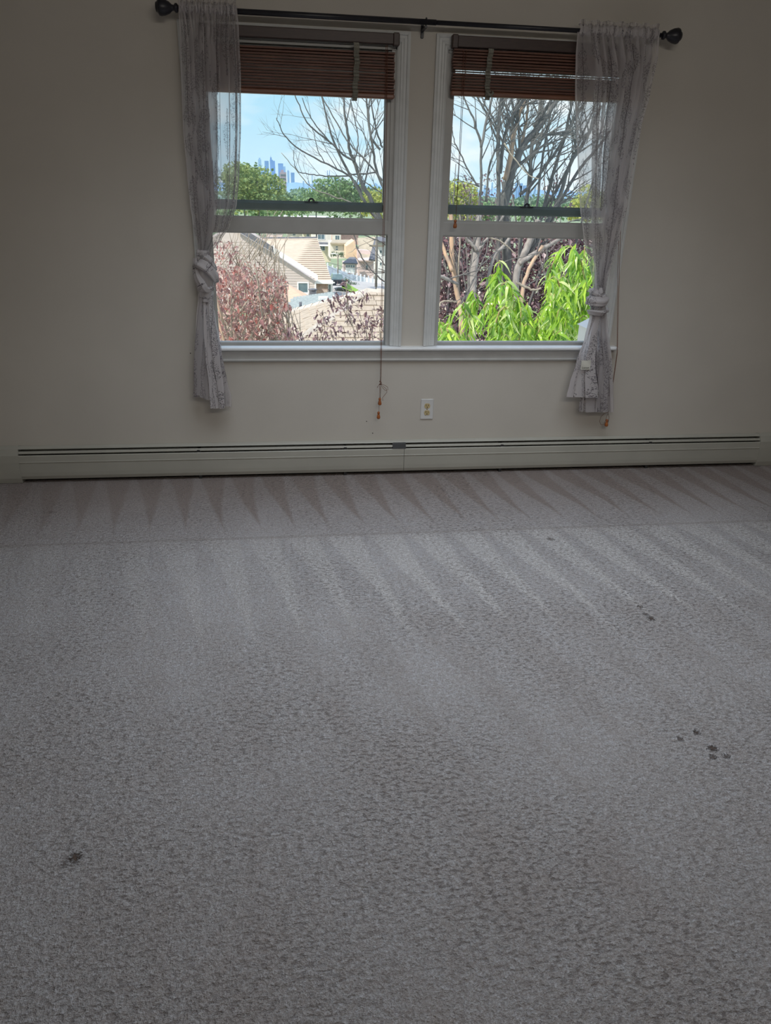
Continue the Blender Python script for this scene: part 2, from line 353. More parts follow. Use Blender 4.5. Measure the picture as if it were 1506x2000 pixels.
# ------------------------------------------------------------------ mesh helpers
class MB:
    def __init__(s): s.v = []; s.f = []; s.uv = None; s.tint = []
    def add(s, vs, fs, tint=None):
        o = len(s.v); s.v += [tuple(map(float, a)) for a in vs]; s.f += [tuple(i+o for i in f) for f in fs]
        if tint is not None: s.tint += [tint]*len(vs)
        return s
    def box(s, x0, x1, y0, y1, z0, z1):
        v = [(x, y, z) for z in (z0, z1) for y in (y0, y1) for x in (x0, x1)]
        return s.add(v, [(0, 2, 3, 1), (4, 5, 7, 6), (0, 1, 5, 4), (2, 6, 7, 3), (0, 4, 6, 2), (1, 3, 7, 5)])
    def bevbox(s, x0, x1, y0, y1, z0, z1, b):
        # box chamfered on the edges along x and on the four front/back corners
        prof = [(y0+b, z0), (y1-b, z0), (y1, z0+b), (y1, z1-b), (y1-b, z1), (y0+b, z1), (y0, z1-b), (y0, z0+b)]
        n = 8; v = []
        for x, k in ((x0, 1), (x0+b, 0), (x1-b, 0), (x1, 1)):
            cy, cz = (y0+y1)/2, (z0+z1)/2
            for (y, z) in prof:
                if k: y = cy+(y-cy)*max(0, 1-2*b/(y1-y0)); z = cz+(z-cz)*max(0, 1-2*b/(z1-z0))
                v.append((x, y, z))
        f = [tuple(range(n))[::-1], tuple(range(3*n, 4*n))]
        for r in range(3):
            for i in range(n):
                j = (i+1) % n; f.append((r*n+i, r*n+j, (r+1)*n+j, (r+1)*n+i))
        return s.add(v, f)
    def obox(s, c, ax, ay, az):
        c, ax, ay, az = map(np.array, (c, ax, ay, az))
        v = [c+ax*i+ay*j+az*k for k in (-1, 1) for j in (-1, 1) for i in (-1, 1)]
        return s.add(v, [(0, 2, 3, 1), (4, 5, 7, 6), (0, 1, 5, 4), (2, 6, 7, 3), (0, 4, 6, 2), (1, 3, 7, 5)])
    def tube(s, pts, r, n=8, cap=True, flat=1.0):
        pts = [np.array(p, float) for p in pts]; rs = r if hasattr(r, '__len__') else [r]*len(pts)
        v = []; prev = None
        for i, p in enumerate(pts):
            d = pts[min(i+1, len(pts)-1)]-pts[max(i-1, 0)]; L = np.linalg.norm(d); d = d/L if L > 1e-9 else np.array([0, 0, 1.])
            if prev is None:
                a = np.array([0, 1., 0]) if abs(d[1]) < .9 else np.array([1., 0, 0]); u = np.cross(d, a)
            else:
                u = prev-d*np.dot(prev, d)
            u /= np.linalg.norm(u); prev = u; w = np.cross(d, u)
            for k in range(n):
                a = 2*PI*k/n; v.append(p+rs[i]*(math.cos(a)*u+math.sin(a)*w*flat))
        f = []
        for i in range(len(pts)-1):
            for k in range(n):
                j = (k+1) % n; f.append((i*n+k, i*n+j, (i+1)*n+j, (i+1)*n+k))
        if cap: f.append(tuple(range(n))[::-1]); f.append(tuple(range((len(pts)-1)*n, len(pts)*n)))
        return s.add(v, f)
    def lathe(s, prof, c, axis='x', n=20):
        v = []
        for (a, r) in prof:
            for k in range(n):
                t_ = 2*PI*k/n; p, q = r*math.cos(t_), r*math.sin(t_)
                v.append((c[0]+a, c[1]+p, c[2]+q) if axis == 'x' else (c[0]+p, c[1]+q, c[2]+a) if axis == 'z' else (c[0]+p, c[1]+a, c[2]+q))
        f = [tuple(range(n))[::-1], tuple(range((len(prof)-1)*n, len(prof)*n))]
        for i in range(len(prof)-1):
            for k in range(n):
                j = (k+1) % n; f.append((i*n+k, i*n+j, (i+1)*n+j, (i+1)*n+k))
        return s.add(v, f)
    def prism(s, poly, y0, y1):      # polygon in xz, extruded in y
        n = len(poly); v = [(x, y0, z) for x, z in poly]+[(x, y1, z) for x, z in poly]
        f = [tuple(range(n)), tuple(range(n, 2*n))[::-1]]+[(i, i+n, (i+1) % n+n, (i+1) % n) for i in range(n)]
        return s.add(v, f)
    def slab(s, quad, th):           # thick polygon slab; thickness goes along -normal
        q = [np.array(p, float) for p in quad]; nrm = np.cross(q[1]-q[0], q[2]-q[0]); nrm /= np.linalg.norm(nrm)
        if nrm[2] < 0: nrm = -nrm
        n = len(q); v = q+[p-nrm*th for p in q]
        f = [tuple(range(n)), tuple(range(n, 2*n))[::-1]]+[(i, i+n, (i+1) % n+n, (i+1) % n) for i in range(n)]
        return s.add(v, f)
    def xprof(s, prof, x0, x1):      # profile (y,z) extruded along x
        n = len(prof); v = [(x0, y, z) for y, z in prof]+[(x1, y, z) for y, z in prof]
        f = [tuple(range(n))[::-1], tuple(range(n, 2*n))]+[(i, (i+1) % n, (i+1) % n+n, i+n) for i in range(n)]
        return s.add(v, f)

ORG = {}
def tag(o, label=None, cat=None, group=None, kind=None):
    if label: o['label'] = label
    if cat: o['category'] = cat
    if group: o['group'] = group
    if kind: o['kind'] = kind
    return o
def thing(name, loc, label=None, cat=None, group=None, kind=None):
    o = bpy.data.objects.new(name, None); o.empty_display_size = .05; COL.objects.link(o)
    o.location = tuple(float(a) for a in loc); ORG[o] = np.array(loc, float)
    return tag(o, label, cat, group, kind)
def mesh(name, mb, mat, parent=None, smooth=False, origin=None, **k):
    base = ORG[parent] if parent is not None else np.zeros(3)
    org = np.array(origin, float) if origin is not None else base
    me = bpy.data.meshes.new(name)
    v = np.array(mb.v, float)-org
    me.from_pydata([tuple(a) for a in v], [], mb.f)
    if smooth: me.polygons.foreach_set('use_smooth', [True]*len(me.polygons))
    if mb.tint and len(mb.tint) == len(mb.v):
        a = me.attributes.new('tint', 'FLOAT', 'POINT'); a.data.foreach_set('value', mb.tint)
    if mb.uv is not None:
        ul = me.uv_layers.new(name='UVMap'); idx = np.zeros(len(me.loops), int); me.loops.foreach_get('vertex_index', idx)
        ul.data.foreach_set('uv', np.array(mb.uv, float)[idx].ravel())
    me.materials.append(MAT[mat]); me.update()
    o = bpy.data.objects.new(name, me); COL.objects.link(o); ORG[o] = org
    if parent is not None: o.parent = parent; o.location = tuple(org-base)
    else: o.location = tuple(org)
    tag(o, k.get('label'), k.get('cat'), k.get('group'), k.get('kind')); return o
def put(name, me, parent, loc, rot=None, scale=None):
    o = bpy.data.objects.new(name, me); COL.objects.link(o)
    if parent is not None: o.parent = parent; o.location = tuple(np.array(loc)-ORG[parent])
    else: o.location = tuple(loc)
    if rot is not None: o.rotation_euler = rot
    if scale is not None: o.scale = (scale,)*3 if isinstance(scale, (int, float)) else scale
    return o
def grid(rows, name_uv=None):
    mb = MB(); R = len(rows); K = len(rows[0])
    v = [p for r in rows for p in r]
    f = [(i*K+j, i*K+j+1, (i+1)*K+j+1, (i+1)*K+j) for i in range(R-1) for j in range(K-1)]
    mb.add(v, f); return mb

# ================================================================== ROOM SHELL
XL, XR, YB, ZC = -1.56, 3.25, -5.25, 2.62
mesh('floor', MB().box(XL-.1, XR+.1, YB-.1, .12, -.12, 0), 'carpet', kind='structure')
mesh('ceiling', MB().box(XL-.12, XR+.12, YB-.12, .14, ZC, ZC+.15), 'ceiling', kind='structure')
mesh('wall_left', MB().box(XL-.12, XL, YB, .0, 0, ZC), 'wall', kind='structure')
mesh('wall_right', MB().box(XR, XR+.12, YB, .0, 0, ZC), 'wall', kind='structure')
mesh('wall_rear', MB().box(XL-.12, XR+.12, YB-.12, YB, 0, ZC), 'wall', kind='structure')
# window wall with two openings
WZ0, WZ1 = .700, 2.100
WIN = [(-.443, .601), (.722, 1.774)]           # outer casing edges
OPN = [(a+.052, b-.052) for a, b in WIN]
wb = MB()
xs = [XL-.12, OPN[0][0], OPN[0][1], OPN[1][0], OPN[1][1], XR+.12]
for i in range(5):
    if i in (1, 3): wb.box(xs[i], xs[i+1], 0, .12, 0, WZ0); wb.box(xs[i], xs[i+1], 0, .12, WZ1, ZC)
    else: wb.box(xs[i], xs[i+1], 0, .12, 0, ZC)
mesh('wall_back', wb, 'wall', kind='structure')

WALL = bpy.data.objects['wall_back']
for (px, py) in ((716, 823), (728, 846), (372, 690)):
    q_ = P(px, py, 0); mesh('nail_hole', MB().lathe([(-.0012, .0022), (.0, .003)], (q_[0], -.0003, q_[2]), 'y', 8), 'slot', WALL)
# ------------------------------------------------------------------ windows
CW = .060
PROF = [(0, 0), (0, -.019), (.008, -.021), (.013, -.019), (.016, -.013), (.026, -.014), (.032, -.011), (.040, -.012), (.044, -.008), (.052, -.010), (.060, -.007), (.060, 0)]
def casing_side(xo, sgn, z0, z1):
    mb = MB(); n = len(PROF)
    v = [(xo+sgn*u, y, z0) for u, y in PROF]+[(xo+sgn*u, y, z1-u) for u, y in PROF]
    f = [(i, (i+1) % n, (i+1) % n+n, i+n) for i in range(n)]+[tuple(range(n)), tuple(range(n, 2*n))]
    return mb.add(v, f)
def casing_head(x0, x1, zt):
    mb = MB(); n = len(PROF)
    v = [(x0+u+.0006, y, zt-u) for u, y in PROF]+[(x1-u-.0006, y, zt-u) for u, y in PROF]
    f = [(i, (i+1) % n, (i+1) % n+n, i+n) for i in range(n)]+[tuple(range(n)), tuple(range(n, 2*n))]
    return mb.add(v, f)
def sash(parent, x0, x1, y, z0, z1, bottom, side, top, mat='vinyl', rail=None, name='lower_sash', pane_haze='glass'):
    mb = MB(); t2 = .014
    mb.box(x0, x0+side, y-t2, y+t2, z0, z1); mb.box(x1-side, x1, y-t2, y+t2, z0, z1)
    mb.bevbox(x0+side, x1-side, y-t2, y+t2, z1-top, z1, .004)
    # glazing bead steps
    for a, b_ in ((x0+side, x0+side+.006), (x1-side-.006, x1-side)): mb.box(a, b_, y-t2+.006, y+t2-.004, z0+bottom, z1-top)
    s = mesh(name, mb, mat, parent)
    rb = MB().bevbox(x0+(.0 if rail is None else side), x1-(.0 if rail is None else side), y-t2-.006, y+t2, z0, z0+bottom, .007)
    rb.box(x0+side, x1-side, y-.004, y+t2-.004, z0+bottom, z0+bottom+.006)
    mesh('bottom_rail', rb, rail or mat, s)
    mesh('pane', MB().box(x0+side-.004, x1-side+.004, y-.002, y+.002, z0+bottom-.004, z1-top+.004), 'glass', s)
    return s
for wi, ((a, b), (oa, ob)) in enumerate(zip(WIN, OPN)):
    w = thing('window_%d' % (wi+1), ((a+b)/2, 0, .718), kind='structure')
    mesh('side_casing', casing_side(a, 1, .718, 2.147), 'trim', w)
    mesh('side_casing', casing_side(b, -1, .718, 2.147), 'trim', w)
    mesh('head_casing', casing_head(a, b, 2.147), 'trim', w)
    fr = MB()
    for x, sg in ((oa, 1), (ob, -1)):      # jamb with two sash tracks
        fr.box(min(x, x+sg*.012), max(x, x+sg*.012), .0, .118, .70, 2.10)
        for yy, hh in ((.008, .030), (.047, .034), (.088, .030), (.110, .028)):
            fr.box(min(x, x+sg*hh), max(x, x+sg*hh), yy, yy+.005, .718, 2.10)
    fr.box(oa, ob, 0, .118, 2.075, 2.10)
    mesh('frame', fr, 'vinyl', w)
    mesh('frame_sill', MB().box(oa+.012, ob-.012, .008, .118, .700, .712).box(oa+.012, ob-.012, .044, .056, .712, .728).box(oa+.012, ob-.012, .100, .117, .712, .722), 'vinyl', w)
    ls = sash(w, oa+.012, ob-.012, .030, 1.270, 2.070, .073, .034, .04)
    us = sash(w, oa+.014, ob-.014, .070, 1.376, 2.078, .040, .034, .04, rail='rail', name='upper_sash')
    # lift latch on the upper sash rail
    cx = (.137 if wi == 0 else 1.247)
    lk = MB(); zl = 1.417; yl = .070
    for k in range(9):
        a0 = PI*k/8; 
    ring = [(cx+.017*math.cos(PI*k/10), zl+.004+.017*math.sin(PI*k/10)) for k in range(11)]+[(cx+.007*math.cos(PI*(10-k)/10), zl+.004+.008*math.sin(PI*(10-k)/10)) for k in range(11)]
    for k in range(10):
        q = [ring[k], ring[k+1], ring[20-k], ring[21-k]]; lk.prism(q, yl-.020, yl-.008)
    lk.box(cx-.034, cx-.006, yl-.022, yl-.006, zl, zl+.005).box(cx+.006, cx+.034, yl-.022, yl-.006, zl, zl+.005)
    mesh('sash_latch', lk, 'black', us)

# stool and apron run under both windows
st = MB().xprof([(.008, .700), (.008, .7165), (-.044, .7165), (-.050, .713), (-.052, .708), (-.050, .702), (-.044, .699), (0, .699)], -.475, 1.812)
mesh('trim_1', st, 'sill', kind='structure')
ap = MB().xprof([(0, .6985), (-.024, .6985), (-.026, .690), (-.020, .684), (-.016, .676), (-.015, .652), (-.018, .644), (-.012, .636), (0, .636)], -.43, 1.77)
mesh('trim_2', ap, 'trim', kind='structure')

# ------------------------------------------------------------------ roman/wood blinds
def tassel(parent, p, s=1.0):
    prof = [(.0, .003), (-.002, .0055), (-.009, .006), (-.012, .004), (-.016, .006), (-.026, .0085), (-.032, .0075), (-.034, .004)]
    return mesh('tassel', MB().lathe([(a*s, r*s) for a, r in prof], p, 'z', 14), 'tassel', parent, True, label='turned orange wooden cord tassel')
def blind(bi, xr0, xr1, hx0, hx1, hz0, hz1, zt, zb, label, tapes, gap_row):
    t = thing('wooden_blind', ((xr0+xr1)/2, -.02, hz1), label, 'blind', 'raised wooden blinds in the two windows')
    hb = MB().bevbox(hx0+.012, hx1-.012, -.050, -.022, hz0, hz1, .003)
    mesh('headrail', hb, 'wood_dark', t)
    for x0, x1 in ((hx0, hx0+.030), (hx1-.030, hx1)):
        mesh('end_cap', MB().bevbox(x0, x1, -.056, -.0215, hz0-.006, hz1+.003, .004), 'wood_dark', t)
    n = 14; pitch = (zt-zb-.020)/n
    for i in range(n):
        z = zt-pitch*(i+.5)
        dz = pitch*(.84 if i not in gap_row else .10); j = rnd.uniform(-.003, .003); dj = rnd.uniform(-.0015, .0015)
        tilt = rnd.uniform(-.001, .001)
        mb = MB(); K = 7; prof = []
        y0 = -.047+dj; y1 = -.017+dj
        # cambered wood slat, front edge low
        up = [(y0+(y1-y0)*k/6, z-dz+2*dz*k/6*.55+.002*math.sin(PI*k/6)+.0022) for k in range(7)]
        lo = [(yy, zz-.0032) for yy, zz in up[::-1]]
        face = [(y0-.0005, z+dz*.95), (y0-.0012, z), (y0, z-dz*.98)]
        if i not in gap_row: dz = pitch*.385
        y0 -= .003; y1 += .004
        mb.xprof([(y0+.003, z+dz), (y0+.0005, z+dz*.7), (y0, z), (y0+.0005, z-dz*.7), (y0+.003, z-dz), (y1, z-dz), (y1, z+dz)], xr0+j+.002, xr1+j-.002)
        for q in range(7, 14):
            mb.v[q] = (mb.v[q][0], mb.v[q][1], mb.v[q][2]+tilt)
        mesh('slat', mb, 'slat', t)
    mesh('bottom_rail', MB().bevbox(xr0, xr1, -.052, -.012, zb, zb+.020, .005), 'slat_rail', t, label='thicker orange-brown bottom rail')
    for tx in tapes:
        # bunched ladder tape: zigzag folded fabric strip
        rows = []; m = 46
        for k in range(m+1):
            v = k/m; z = hz0-.002-v*(hz0-zb+.006); yy = -.058-.006*(1+math.sin(v*14*2*PI+1)*(.9))*(.3+.7*min(1, max(0, (v-.06)*9)))
            sx = .002*math.sin(v*23)+(.004*math.sin(v*5+bi*2))
            rows.append([(tx-.012+sx, yy, z), (tx-.004+sx, yy-.002, z), (tx+.004+sx, yy-.001, z), (tx+.012+sx+.001*math.sin(v*60), yy, z)])
        rows.append([(p[0], p[1]+.012, p[2]-.006) for p in rows[-1]])
        rows.append([(p[0], p[1]+.020, p[2]+.004) for p in rows[-1]])
        mb = grid(rows); o = mesh('ladder_tape', mb, 'tape', t)
        if bi == 1:
            cu_ = [(tx-.004, -.066, zb+.020), (tx+.006, -.072, zb+.006), (tx+.018, -.070, zb+.004), (tx+.026, -.066, zb+.014), (tx+.022, -.064, zb+.022)]
            mesh('tape_end', MB().tube(cu_, [.006, .0075, .007, .006, .004], 8), 'tape', o, True)
        sm = o.modifiers.new('thick', 'SOLIDIFY'); sm.thickness = .0018
    return t
b1 = blind(0, -.345, .528, -.360, .545, 2.089, 2.132, 2.059, 1.872, 'reddish-brown wooden blind raised in the left window, gap under its dark headrail', (.345,), ())
b2 = blind(1, .797, 1.690, .788, 1.705, 2.092, 2.138, 2.088, 1.898, 'reddish-brown wooden blind raised in the right window, slats tight under its headrail', (.967,), (7, ))
# pull cords
def cord(parent, pts, r=.0013, **k):
    return mesh('pull_cord', MB().tube(pts, r, 6), 'cord', parent, True, **k)
def q3(l, Y): return [P(x, y, Y if not isinstance(Y, (list, tuple)) else 0) for x, y in l]
YC = -.062
c1 = cord(b1, [P(754, 88, YC), P(752, 250, YC), P(748, 450, YC), P(744.5, 600, YC), P(743.5, 690, YC), P(742.5, 748, YC)], label='long brown cord hanging below the sill')
cord(b1, [P(757, 88, YC), P(755, 250, YC), P(750.5, 450, YC), P(746.5, 600, YC), P(745.5, 690, YC), P(744, 748, YC), P(742.5, 779, YC)])
mesh('knot', MB().tube([P(741, 745, YC), P(745, 747, YC-.003), P(742, 751, YC-.002), P(746, 750, YC)], .0028, 7), 'cord', c1, True)
loop = [P(743+x, 750+y, YC) for x, y in ((0, 0), (7, 2), (14, 6), (15, 11), (10, 13), (4, 7), (1, 1), (6, 5), (11, 9), (13, 16), (8, 22), (4, 27), (5, 33))]
mesh('tied_loop', MB().tube(loop, .0011, 5), 'cord', c1, True)
mesh('tied_loop', MB().tube([P(742, 749, YC), P(738, 755, YC), P(737, 757, YC)], .0012, 5), 'cord', c1, True)
mesh('tied_loop', MB().tube([P(741.5, 750, YC), P(741, 780, YC), P(740, 806, YC)], .0009, 5), 'cord', c1, True)
tassel(c1, P(742, 777, YC), 1.2); tassel(c1, P(739.5, 804, YC), 1.2)
c2 = cord(b2, [P(906, 98, YC), P(902, 190, YC), P(897, 300, YC), P(890, 432, YC)], label='short cord ending at the sash rail')
cord(b2, [P(911, 98, YC), P(905, 190, YC), P(899, 300, YC), P(892, 395, YC)])
tassel(c2, P(889.5, 429, YC), 1.2)
c3 = cord(b2, [P(1262, 110, YC), P(1232, 270, YC), P(1214, 400, YC), P(1210, 520, YC), P(1208, 600, YC), P(1206, 690, YC), P(1199, 740, YC), P(1190, 800, YC), P(1188, 806, YC)], label='long brown cord at the right end')
cord(b2, [P(1259, 110, YC), P(1229, 270, YC), P(1211, 400, YC), P(1207, 520, YC), P(1206, 600, YC), P(1205, 690, YC), P(1198, 740, YC), P(1188, 806, YC)])
mesh('tied_loop', MB().tube([P(1188+x, 805+y, YC) for x, y in ((0, 0), (-7, 2), (-14, 9), (-17, 18), (-14, 25), (-8, 24), (-5, 15), (-2, 6), (0, 2), (2, 10), (0, 20))], .0011, 5), 'cord', c3, True)
tassel(c3, P(1186, 819, YC), 1.25)

# ------------------------------------------------------------------ curtain rod
t = thing('curtain_rod', (.65, -.10, 2.172), 'black metal curtain rod with bell-shaped finials above both windows', 'curtain rod')
mesh('rod_tube', MB().tube([(-.42, -.10, 2.172), (.70, -.10, 2.172)], .0115, 16), 'black', t, True, label='thicker left tube')
mesh('rod_tube', MB().tube([(.695, -.10, 2.172), (1.77, -.10, 2.172)], .0095, 16), 'black', t, True, label='thinner right tube')
fp = [(0, .010), (.006, .018), (.014, .018), (.020, .011), (.028, .012), (.040, .022), (.060, .030), (.078, .033), (.086, .031), (.090, .024), (.094, .020), (.099, .018), (.101, .010)]
mesh('finial', MB().lathe([(a*.95, r) for a, r in fp], (1.770, -.10, 2.172), 'x', 24), 'black', t, True)
mesh('finial', MB().lathe([(-a*.95, r) for a, r in fp], (-.422, -.10, 2.172), 'x', 24), 'black', t, True)
for bx in (.655, -.40, 1.745):
    br = MB().bevbox(bx-.007, bx+.007, -.006, 0, 2.125, 2.195, .002)
    br.box(bx-.005, bx+.005, -.105, -.004, 2.150, 2.158)
    arc = [(bx, -.10+.0145*math.sin(a), 2.172-.0145*math.cos(a)) for a in np.linspace(-.3, PI*1.25, 12)]
    br.tube(arc, .0035, 6)
    br.tube([(bx, -.006, 2.135), (bx, -.0085, 2.135)], .003, 8)
    mesh('bracket', br, 'black', t)

# ------------------------------------------------------------------ curtains
def lerp_rows(rows, y):
    for (y0, a0, b0), (y1, a1, b1_) in zip(rows, rows[1:]):
        if y <= y1:
            f = (y-y0)/(y1-y0); f = f*f*(3-2*f)*.5+f*.5; return a0+(a1-a0)*f, b0+(b1_-b0)*f
    return rows[-1][1], rows[-1][2]
def pleat_table(segs, n=2000):
    """x (0..1) and depth (-1..1) along accordion-pleated cloth; segs = forward, back, forward, back ... lengths"""
    X = [0.0]; Z = [0.3]; S = [0.0]
    for i, l in enumerate(segs):
        X.append(X[-1]+(l if i % 2 == 0 else -l)); Z.append(-1.0 if i % 2 == 0 else .9); S.append(S[-1]+l)
    u = np.linspace(0, S[-1], n); x = np.interp(u, S, X); z = np.interp(u, S, Z)
    k = np.hanning(int(n*.012/ (S[-1]/sum(segs)))+9); k /= k.sum(); m = len(k)//2
    xs = np.convolve(np.pad(x, m, mode='edge'), k, 'valid')[:n]; zs = np.convolve(np.pad(z, m, mode='edge'), k, 'valid')[:n]
    xs = (xs-xs.min())/(xs.max()-xs.min()); return xs, zs
def pleated(rows, Yf, segs, amp, seed, NR=90, NC=320, width=1.2, spread=lambda v: 1.0):
    rg = random.Random(seed); xs, zs = pleat_table(segs); y0, y1 = rows[0][0], rows[-1][0]; out = []; uv = []
    idx = np.linspace(0, len(xs)-1, NC).astype(int)
    for i in range(NR):
        v = i/(NR-1); yp = y0+(y1-y0)*v; xa, xb = lerp_rows(rows, yp); A = amp(v); K = spread(v); row = []
        for j in range(NC):
            u = j/(NC-1); k = idx[j]
            uu = u*(1-K)+xs[k]*K+.010*math.sin(v*5+u*14+seed)*min(1, u*10, (1-u)*10)*v
            g = .004*max(0, 1-v*6)*math.sin(u*150+3*math.sin(u*21))
            p = P(xa+(xb-xa)*uu, yp, Yf(v)); row.append((p[0], Yf(v)+A*zs[k]+g+.0015*math.sin(u*60+v*8), p[2]))
            uv.append((u*width, v*(y1-y0)*.0027))
        out.append(row)
    mb = grid(out); mb.uv = uv; return mb
def cloth(rows, Yf, folds, amp, over, seed, NR=70, NC=150, width=1.1, pocket=False, pinch=None, hem=None, uoff=0, OV=1.0):
    rg = random.Random(seed); ph = rg.uniform(0, 6); ph2 = rg.uniform(0, 6)
    y0, y1 = rows[0][0], rows[-1][0]
    out = []; uv = []; vlen = 0; lastz = None
    jit = [rg.uniform(-.5, .5) for _ in range(64)]
    for i in range(NR):
        v = i/(NR-1); yp = y0+(y1-y0)*v
        xa, xb = lerp_rows(rows, yp)
        row = []
        Yb = Yf(v)
        A = amp(v); O = over(v)*OV
        for j in range(NC):
            u = j/(NC-1)
            s = u*folds+.35*math.sin(u*7+ph)+.15*math.sin(v*3+u*9+ph2)
            k = int(s) % 60; am = 1+.6*(jit[k]*(1-(s % 1))+jit[k+1]*(s % 1))
            a = 2*PI*s
            edge = min(1, u*12, (1-u)*12)
            uu = u+O*edge*am*math.sin(2*a)/(folds*2)+(.3*O/folds)*edge*math.sin(a*.5+v*4)
            yy = Yb-A*am*math.cos(a)-.25*A*math.sin(a*3+v*9+ph)
            x = xa+(xb-xa)*uu
            yq = yp+(hem(u) if (hem and i == NR-1) else 0)
            p = P(x, yq, Yb); row.append((p[0], yy, p[2]+.0015*math.sin(a)))
            uv.append((uoff+u*width, v*(y1-y0)*.0027))
        out.append(row)
    mb = grid(out); mb.uv = uv; return mb
def curtain(loc, label, upper, knot, tails, seed, ov=1.0):
    t = thing('sheer_curtain', loc, label, 'curtain', 'sheer curtains tied in knots')
    o = mesh('upper_panel', pleated(upper, lambda v: -.114+.022*min(1, v*1.4), ov, lambda v: .006+.011*min(1, v*3), seed, spread=lambda v: min(1, .35+v*4)), 'sheer', t, True)
    # rod pocket: a gathered sleeve wrapped round the rod
    xa, xb = upper[0][1], upper[0][2]; a3, b3 = P(xa, upper[0][0], -.1)[0]+.004, P(xb, upper[0][0], -.1)[0]-.004
    rows = []; uv = []; NC = 160; NA = 14
    for i in range(NA+1):
        ang = -PI*.5+2*PI*i/NA*.72
        row = []
        for j in range(NC):
            u = j/(NC-1); rip = .0035*math.sin(u*95+2*math.sin(u*17))+.002*math.sin(u*211+seed)
            r = .019+rip
            row.append((a3+(b3-a3)*u+.001*math.sin(u*120+i), -.10-r*math.cos(ang-PI*.25)*1.0, 2.172+r*1.15*math.sin(ang-PI*.25)+.004))
            uv.append((u*1.1, i*.006))
        rows.append(row)
    mb = grid(rows); mb.uv = uv; mesh('rod_pocket', mb, 'knotcloth', t, True)
    # ruffle above the rod
    rows = []; uv = []
    for i in range(4):
        row = []
        for j in range(NC):
            u = j/(NC-1); z = 2.190+.008*i+.003*math.sin(u*40)*(i > 2)
            row.append((a3+(b3-a3)*u, -.104-.004*math.sin(u*95+2*math.sin(u*17))-.002*math.sin(u*211+i), z)); uv.append((u*1.1, i*.01+2))
        rows.append(row)
    mb = grid(rows); mb.uv = uv; mesh('ruffle', mb, 'sheer', t, True)
    for i, (rw, Y0, fo, am, sd, hm) in enumerate(tails):
        mesh('hanging_tail', cloth(rw, lambda v, Y0=Y0: Y0, fo, lambda v, am=am: am*(.45+.55*v), lambda v: .55, sd, NR=50, NC=90, width=.45, hem=hm, uoff=i*.5), 'knotcloth' if i else 'sheer', t, True)
        if i == 0:   # second layer of the same gathered tail, behind
            mesh('hanging_tail', cloth(rw, lambda v, Y0=Y0: Y0+.012, fo+1, lambda v, am=am: am*(.45+.55*v), lambda v: .55, sd+5, NR=50, NC=90, width=.45, hem=hm, uoff=.3), 'sheer', t, True)
    knot(t)
    return t
def band_knot(parent, ctr, paths):
    """cloth wraps: wide flat tubes with pleats, swept round the gather"""
    for path, w, fl, sd in paths:
        rg = random.Random(sd); n = 26; pts = [np.array(p) for p in path]; m = len(path); res = 40
        # catmull-rom
        cp = [pts[0]]+pts+[pts[-1]]; line = []
        for s in np.linspace(0, m-1-1e-6, res):
            i = int(s); f = s-i; p0, p1, p2, p3 = cp[i], cp[i+1], cp[i+2], cp[i+3]
            line.append(.5*((2*p1)+(-p0+p2)*f+(2*p0-5*p1+4*p2-p3)*f*f+(-p0+3*p1-3*p2+p3)*f**3))
        mb = MB(); v = []; uv = []
        for i, p in enumerate(line):
            d = line[min(i+1, res-1)]-line[max(i-1, 0)]; d /= np.linalg.norm(d)
            out_ = p-ctr; out_ -= d*np.dot(out_, d); out_ /= max(np.linalg.norm(out_), 1e-6); sd_ = np.cross(d, out_)
            s = i/(res-1); ww = w*(.72+.28*math.sin(PI*s)+.06*math.sin(s*11+sd))
            for k in range(n):
                a = 2*PI*k/n
                rip = 1+.10*math.sin(a*5+s*4+sd)+.06*math.sin(a*9-s*7)
                v.append(p+sd_*math.cos(a)*ww*rip*.96+out_*math.sin(a)*ww*fl*(1+.35*math.sin(a*4+s*5+sd)))
                uv.append((s*.3+sd*.1, k/n*.12))
        f = [(i*n+k, i*n+(k+1) % n, (i+1)*n+(k+1) % n, (i+1)*n+k) for i in range(res-1) for k in range(n)]
        f += [tuple(range(n))[::-1], tuple(range((res-1)*n, res*n))]
        mb.add(v, f); mb.uv = uv
        mesh('knot', mb, 'knotcloth', parent, True)
def knot_left(t):
    c = P(400, 535, -.09)
    g = lambda x, y, Y: P(x, y, Y)
    band_knot(t, c, [
        ([g(397, 488, -.09), g(398, 505, -.085), g(400, 540, -.08), g(402, 570, -.085), g(401, 590, -.09)], .041, .8, 1),
        ([g(384, 505, -.075), g(384, 530, -.095), g(392, 552, -.122), g(402, 566, -.118), g(416, 560, -.09)], .028, .55, 2),
        ([g(382, 520, -.07), g(388, 515, -.115), g(402, 520, -.138), g(417, 536, -.125), g(423, 548, -.085)], .027, .50, 3),
        ([g(392, 502, -.085), g(404, 503, -.112), g(414, 514, -.108), g(420, 527, -.08)], .018, .6, 4),
    ])
def knot_right(t):
    c = P(1167, 592, -.09)
    g = lambda x, y, Y: P(x, y, Y)
    band_knot(t, c, [
        ([g(1166, 562, -.09), g(1166, 576, -.085), g(1167, 600, -.085), g(1168, 622, -.09)], .040, .7, 5),
        ([g(1150, 584, -.06), g(1149, 585, -.10), g(1160, 588, -.135), g(1176, 588, -.130), g(1184, 582, -.09), g(1183, 580, -.06)], .026, .42, 6),
        ([g(1154, 612, -.06), g(1152, 610, -.10), g(1161, 611, -.128), g(1176, 612, -.124), g(1184, 609, -.09), g(1183, 606, -.06)], .022, .42, 7),
        ([g(1152, 566, -.085), g(1160, 570, -.118), g(1172, 577, -.12), g(1182, 590, -.09)], .016, .5, 8),
    ])
def hemL(u): return -26+34*min(1, max(0, (u-.30)/.35)) if u < .9 else 6
